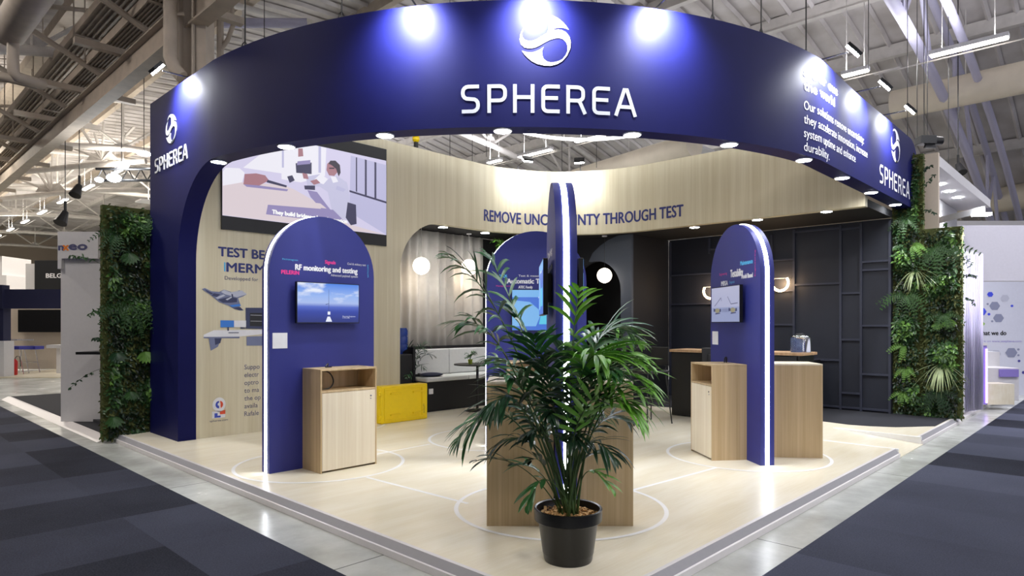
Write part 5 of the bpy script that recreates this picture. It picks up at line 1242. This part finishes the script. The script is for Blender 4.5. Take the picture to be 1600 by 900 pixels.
t = thing('info_wall', 'white graphic wall headed What we do with hexagons at far right', 'graphic wall', (*wc(10.6, 14.5), 0)); Y = 14.5
obj('panel', cbox(MB(), 1515, 1720, 440, 640, Y, .08, z0=-.098), plain('pale_grey_print', srgb(206, 208, 222), .6), t)
obj('upper_panel', cbox(MB(), 1500, 1660, 352, 439, Y+1.2, .08), plain('soft_white_print', srgb(214, 212, 222), .6), t)
T = lambda u, v, d: (*wc((u-800)/1015*Y, Y-d), CAM[2]-(v-508)/1015*Y)
def hexa(cx, cy, r, sx=1.0): return [(cx+r*sx*math.cos(R(60*i)), cy+r*.86*math.sin(R(60*i))) for i in range(6)]
mb = MB()
for cx, cy, r, mm in ((1547, 460, 5, 0), (1570, 466, 7, 2), (1554, 478, 8.5, 1), (1581, 478, 2.4, 0), (1534, 487, 7.5, 0), (1560, 497, 8.5, 1), (1545, 491, 2.5, 0), (1543, 475, 2, 1), (1580, 551, 9.5, 1), (1556, 553, 8, 2), (1591, 546, 2.2, 1), (1592, 564, 2.4, 3), (1599, 582, 3, 3), (1591, 555, 2, 1), (1528, 466, 1.5, 1), (1550, 502, 2, 1)):
    mb.flat(hexa(cx, cy, r), T, .004+.0005*(cx % 3), mm)
put_text(mb, '', 0, 0, 1, T)
obj('hexagons', mb, [plain('print_cobalt', srgb(62, 76, 214), .6), plain('print_grey', srgb(136, 140, 166), .6), plain('print_silver', srgb(186, 188, 204), .6), plain('print_navy', srgb(70, 66, 150), .6)], t)
obj('green_mark', MB().flat([(1526, 502), (1534, 501), (1539, 506), (1536, 509), (1532, 506), (1534, 515), (1527, 513)], T, .006), plain('print_green', srgb(140, 190, 60), .6), t)
mb = MB(); ctext(mb, 'What we do', 1525, 523.5, 7, Y, 0, 47, .03); obj('heading', mb, M_black, t)
mb = MB(); ctext(mb, 'more on www.seephane.com', 1528, 534.5, 3.2, Y, 0, 68, 0); obj('web_line', mb, M_purple, t)
t = thing('white_bench', 'white lit bench and step in front of the far right graphic wall', 'bench', (*wc(9.6, 13), 0))
obj('seat_block', cbox(MB(), 1543, 1592, 575, 612, 12.6, .7, z0=0.0), M_wall, t); obj('back_block', cbox(MB(), 1543, 1562, 550, 575, 13.2, .3), M_wall, t); obj('purple_side', cbox(MB(), 1563, 1592, 577, 589, 12.55, .04), M_purple, t); obj('step', cbox(MB(), 1543, 1585, 600, 628, 12.0, .4, z0=0.0), M_floor, t)
t = thing('hall_partition', 'pale far partition behind the neighbouring stands at right', 'partition', (*wc(15, 20), 0)); obj('panel', cbox(MB(), 1480, 1720, 345, 600, 21, .2, z0=-.098), M_wall, t)

# far hall walls
struct('wall_far', MB().bx(-30, 60, 84, 84.3, -.1, 12), M_wallbeige, label='far end wall of the hall')
struct('wall_right', MB().bx(62, 62.3, -25, 84, -.1, 6), M_wallbeige, label='far right wall of the hall')

# ---------------------------------------------------------------- added hall fill lights, world, camera
FILL_AT = ['before the front corner', 'over the right aisle near the corner', 'over the left aisle beside the stand', 'over the right aisle before the lounge', 'over the right aisle by the white stand', 'over the left aisle beyond the plant wall', 'far down the left aisle', 'beyond the back of the stand', 'over the far rear of the hall', 'in front of the far end wall', 'over the distant left stands', 'over the far right of the hall']
for i, (x, y, e, c) in enumerate(((-3, -3, 260, (1, .97, .93)), (4, -5, 260, (1, .97, .95)), (-5, 7, 240, (1, .93, .86)), (10, -5, 260, (.95, .95, 1)), (16, -3, 260, (.93, .93, 1)), (-5, 14, 420, (1, .92, .84)), (-7, 26, 600, (1, .9, .8)), (20, 10, 300, (.95, .95, 1)), (9, 36, 600, (1, .9, .78)), (0, 62, 2600, (1, .92, .82)), (-14, 50, 2200, (1, .92, .82)), (28, 0, 400, (.9, .9, 1)))):  # invented panels, added only to brighten the hall and its roof
    t = thing('added_fill_panel', 'added square fill light panel under the roof ' + FILL_AT[i], 'ceiling light', (x, y, 8.0), 0, 'added fill light panels')
    obj('housing', MB().bx(x-.5, x+.5, y-.5, y+.5, 8.02, 8.1), M_white, t); obj('rod', MB().cyl((x, y, 8.1), (x, y, zt_(x)), .01, n=5), M_steel, t)
    l = bpy.data.lights.new('fill_down', 'AREA'); l.size = .95; l.energy = e*.75; l.color = c
    lo = bpy.data.objects.new('fill_down', l); C.objects.link(lo); lo.parent = t; lo.location = (0, 0, 0)
    l = bpy.data.lights.new('fill_up', 'AREA'); l.size = .95; l.energy = e*.22; l.color = c
    lo = bpy.data.objects.new('fill_up', l); C.objects.link(lo); lo.parent = t; lo.location = (0, 0, .12); lo.rotation_euler = (0, math.pi, 0)
W = bpy.data.worlds.new('World'); bpy.context.scene.world = W; W.use_nodes = True
bg = W.node_tree.nodes['Background']; bg.inputs[0].default_value = (.86, .88, 1, 1); bg.inputs[1].default_value = .85

cd = bpy.data.cameras.new('Camera'); cam = bpy.data.objects.new('Camera', cd); C.objects.link(cam)
cam.location = CAM; cam.rotation_euler = (math.pi/2, 0, HEAD-math.pi/2)
cd.sensor_width = 36; cd.lens = 1015/1600*36; cd.shift_y = 58/1600; cd.clip_end = 300
bpy.context.scene.camera = cam
sc = bpy.context.scene
sc.view_settings.view_transform = 'Standard'; sc.view_settings.look = 'None'; sc.view_settings.exposure = .4; sc.view_settings.gamma = 1
try: sc.view_settings.use_curve_mapping = False
except Exception: pass
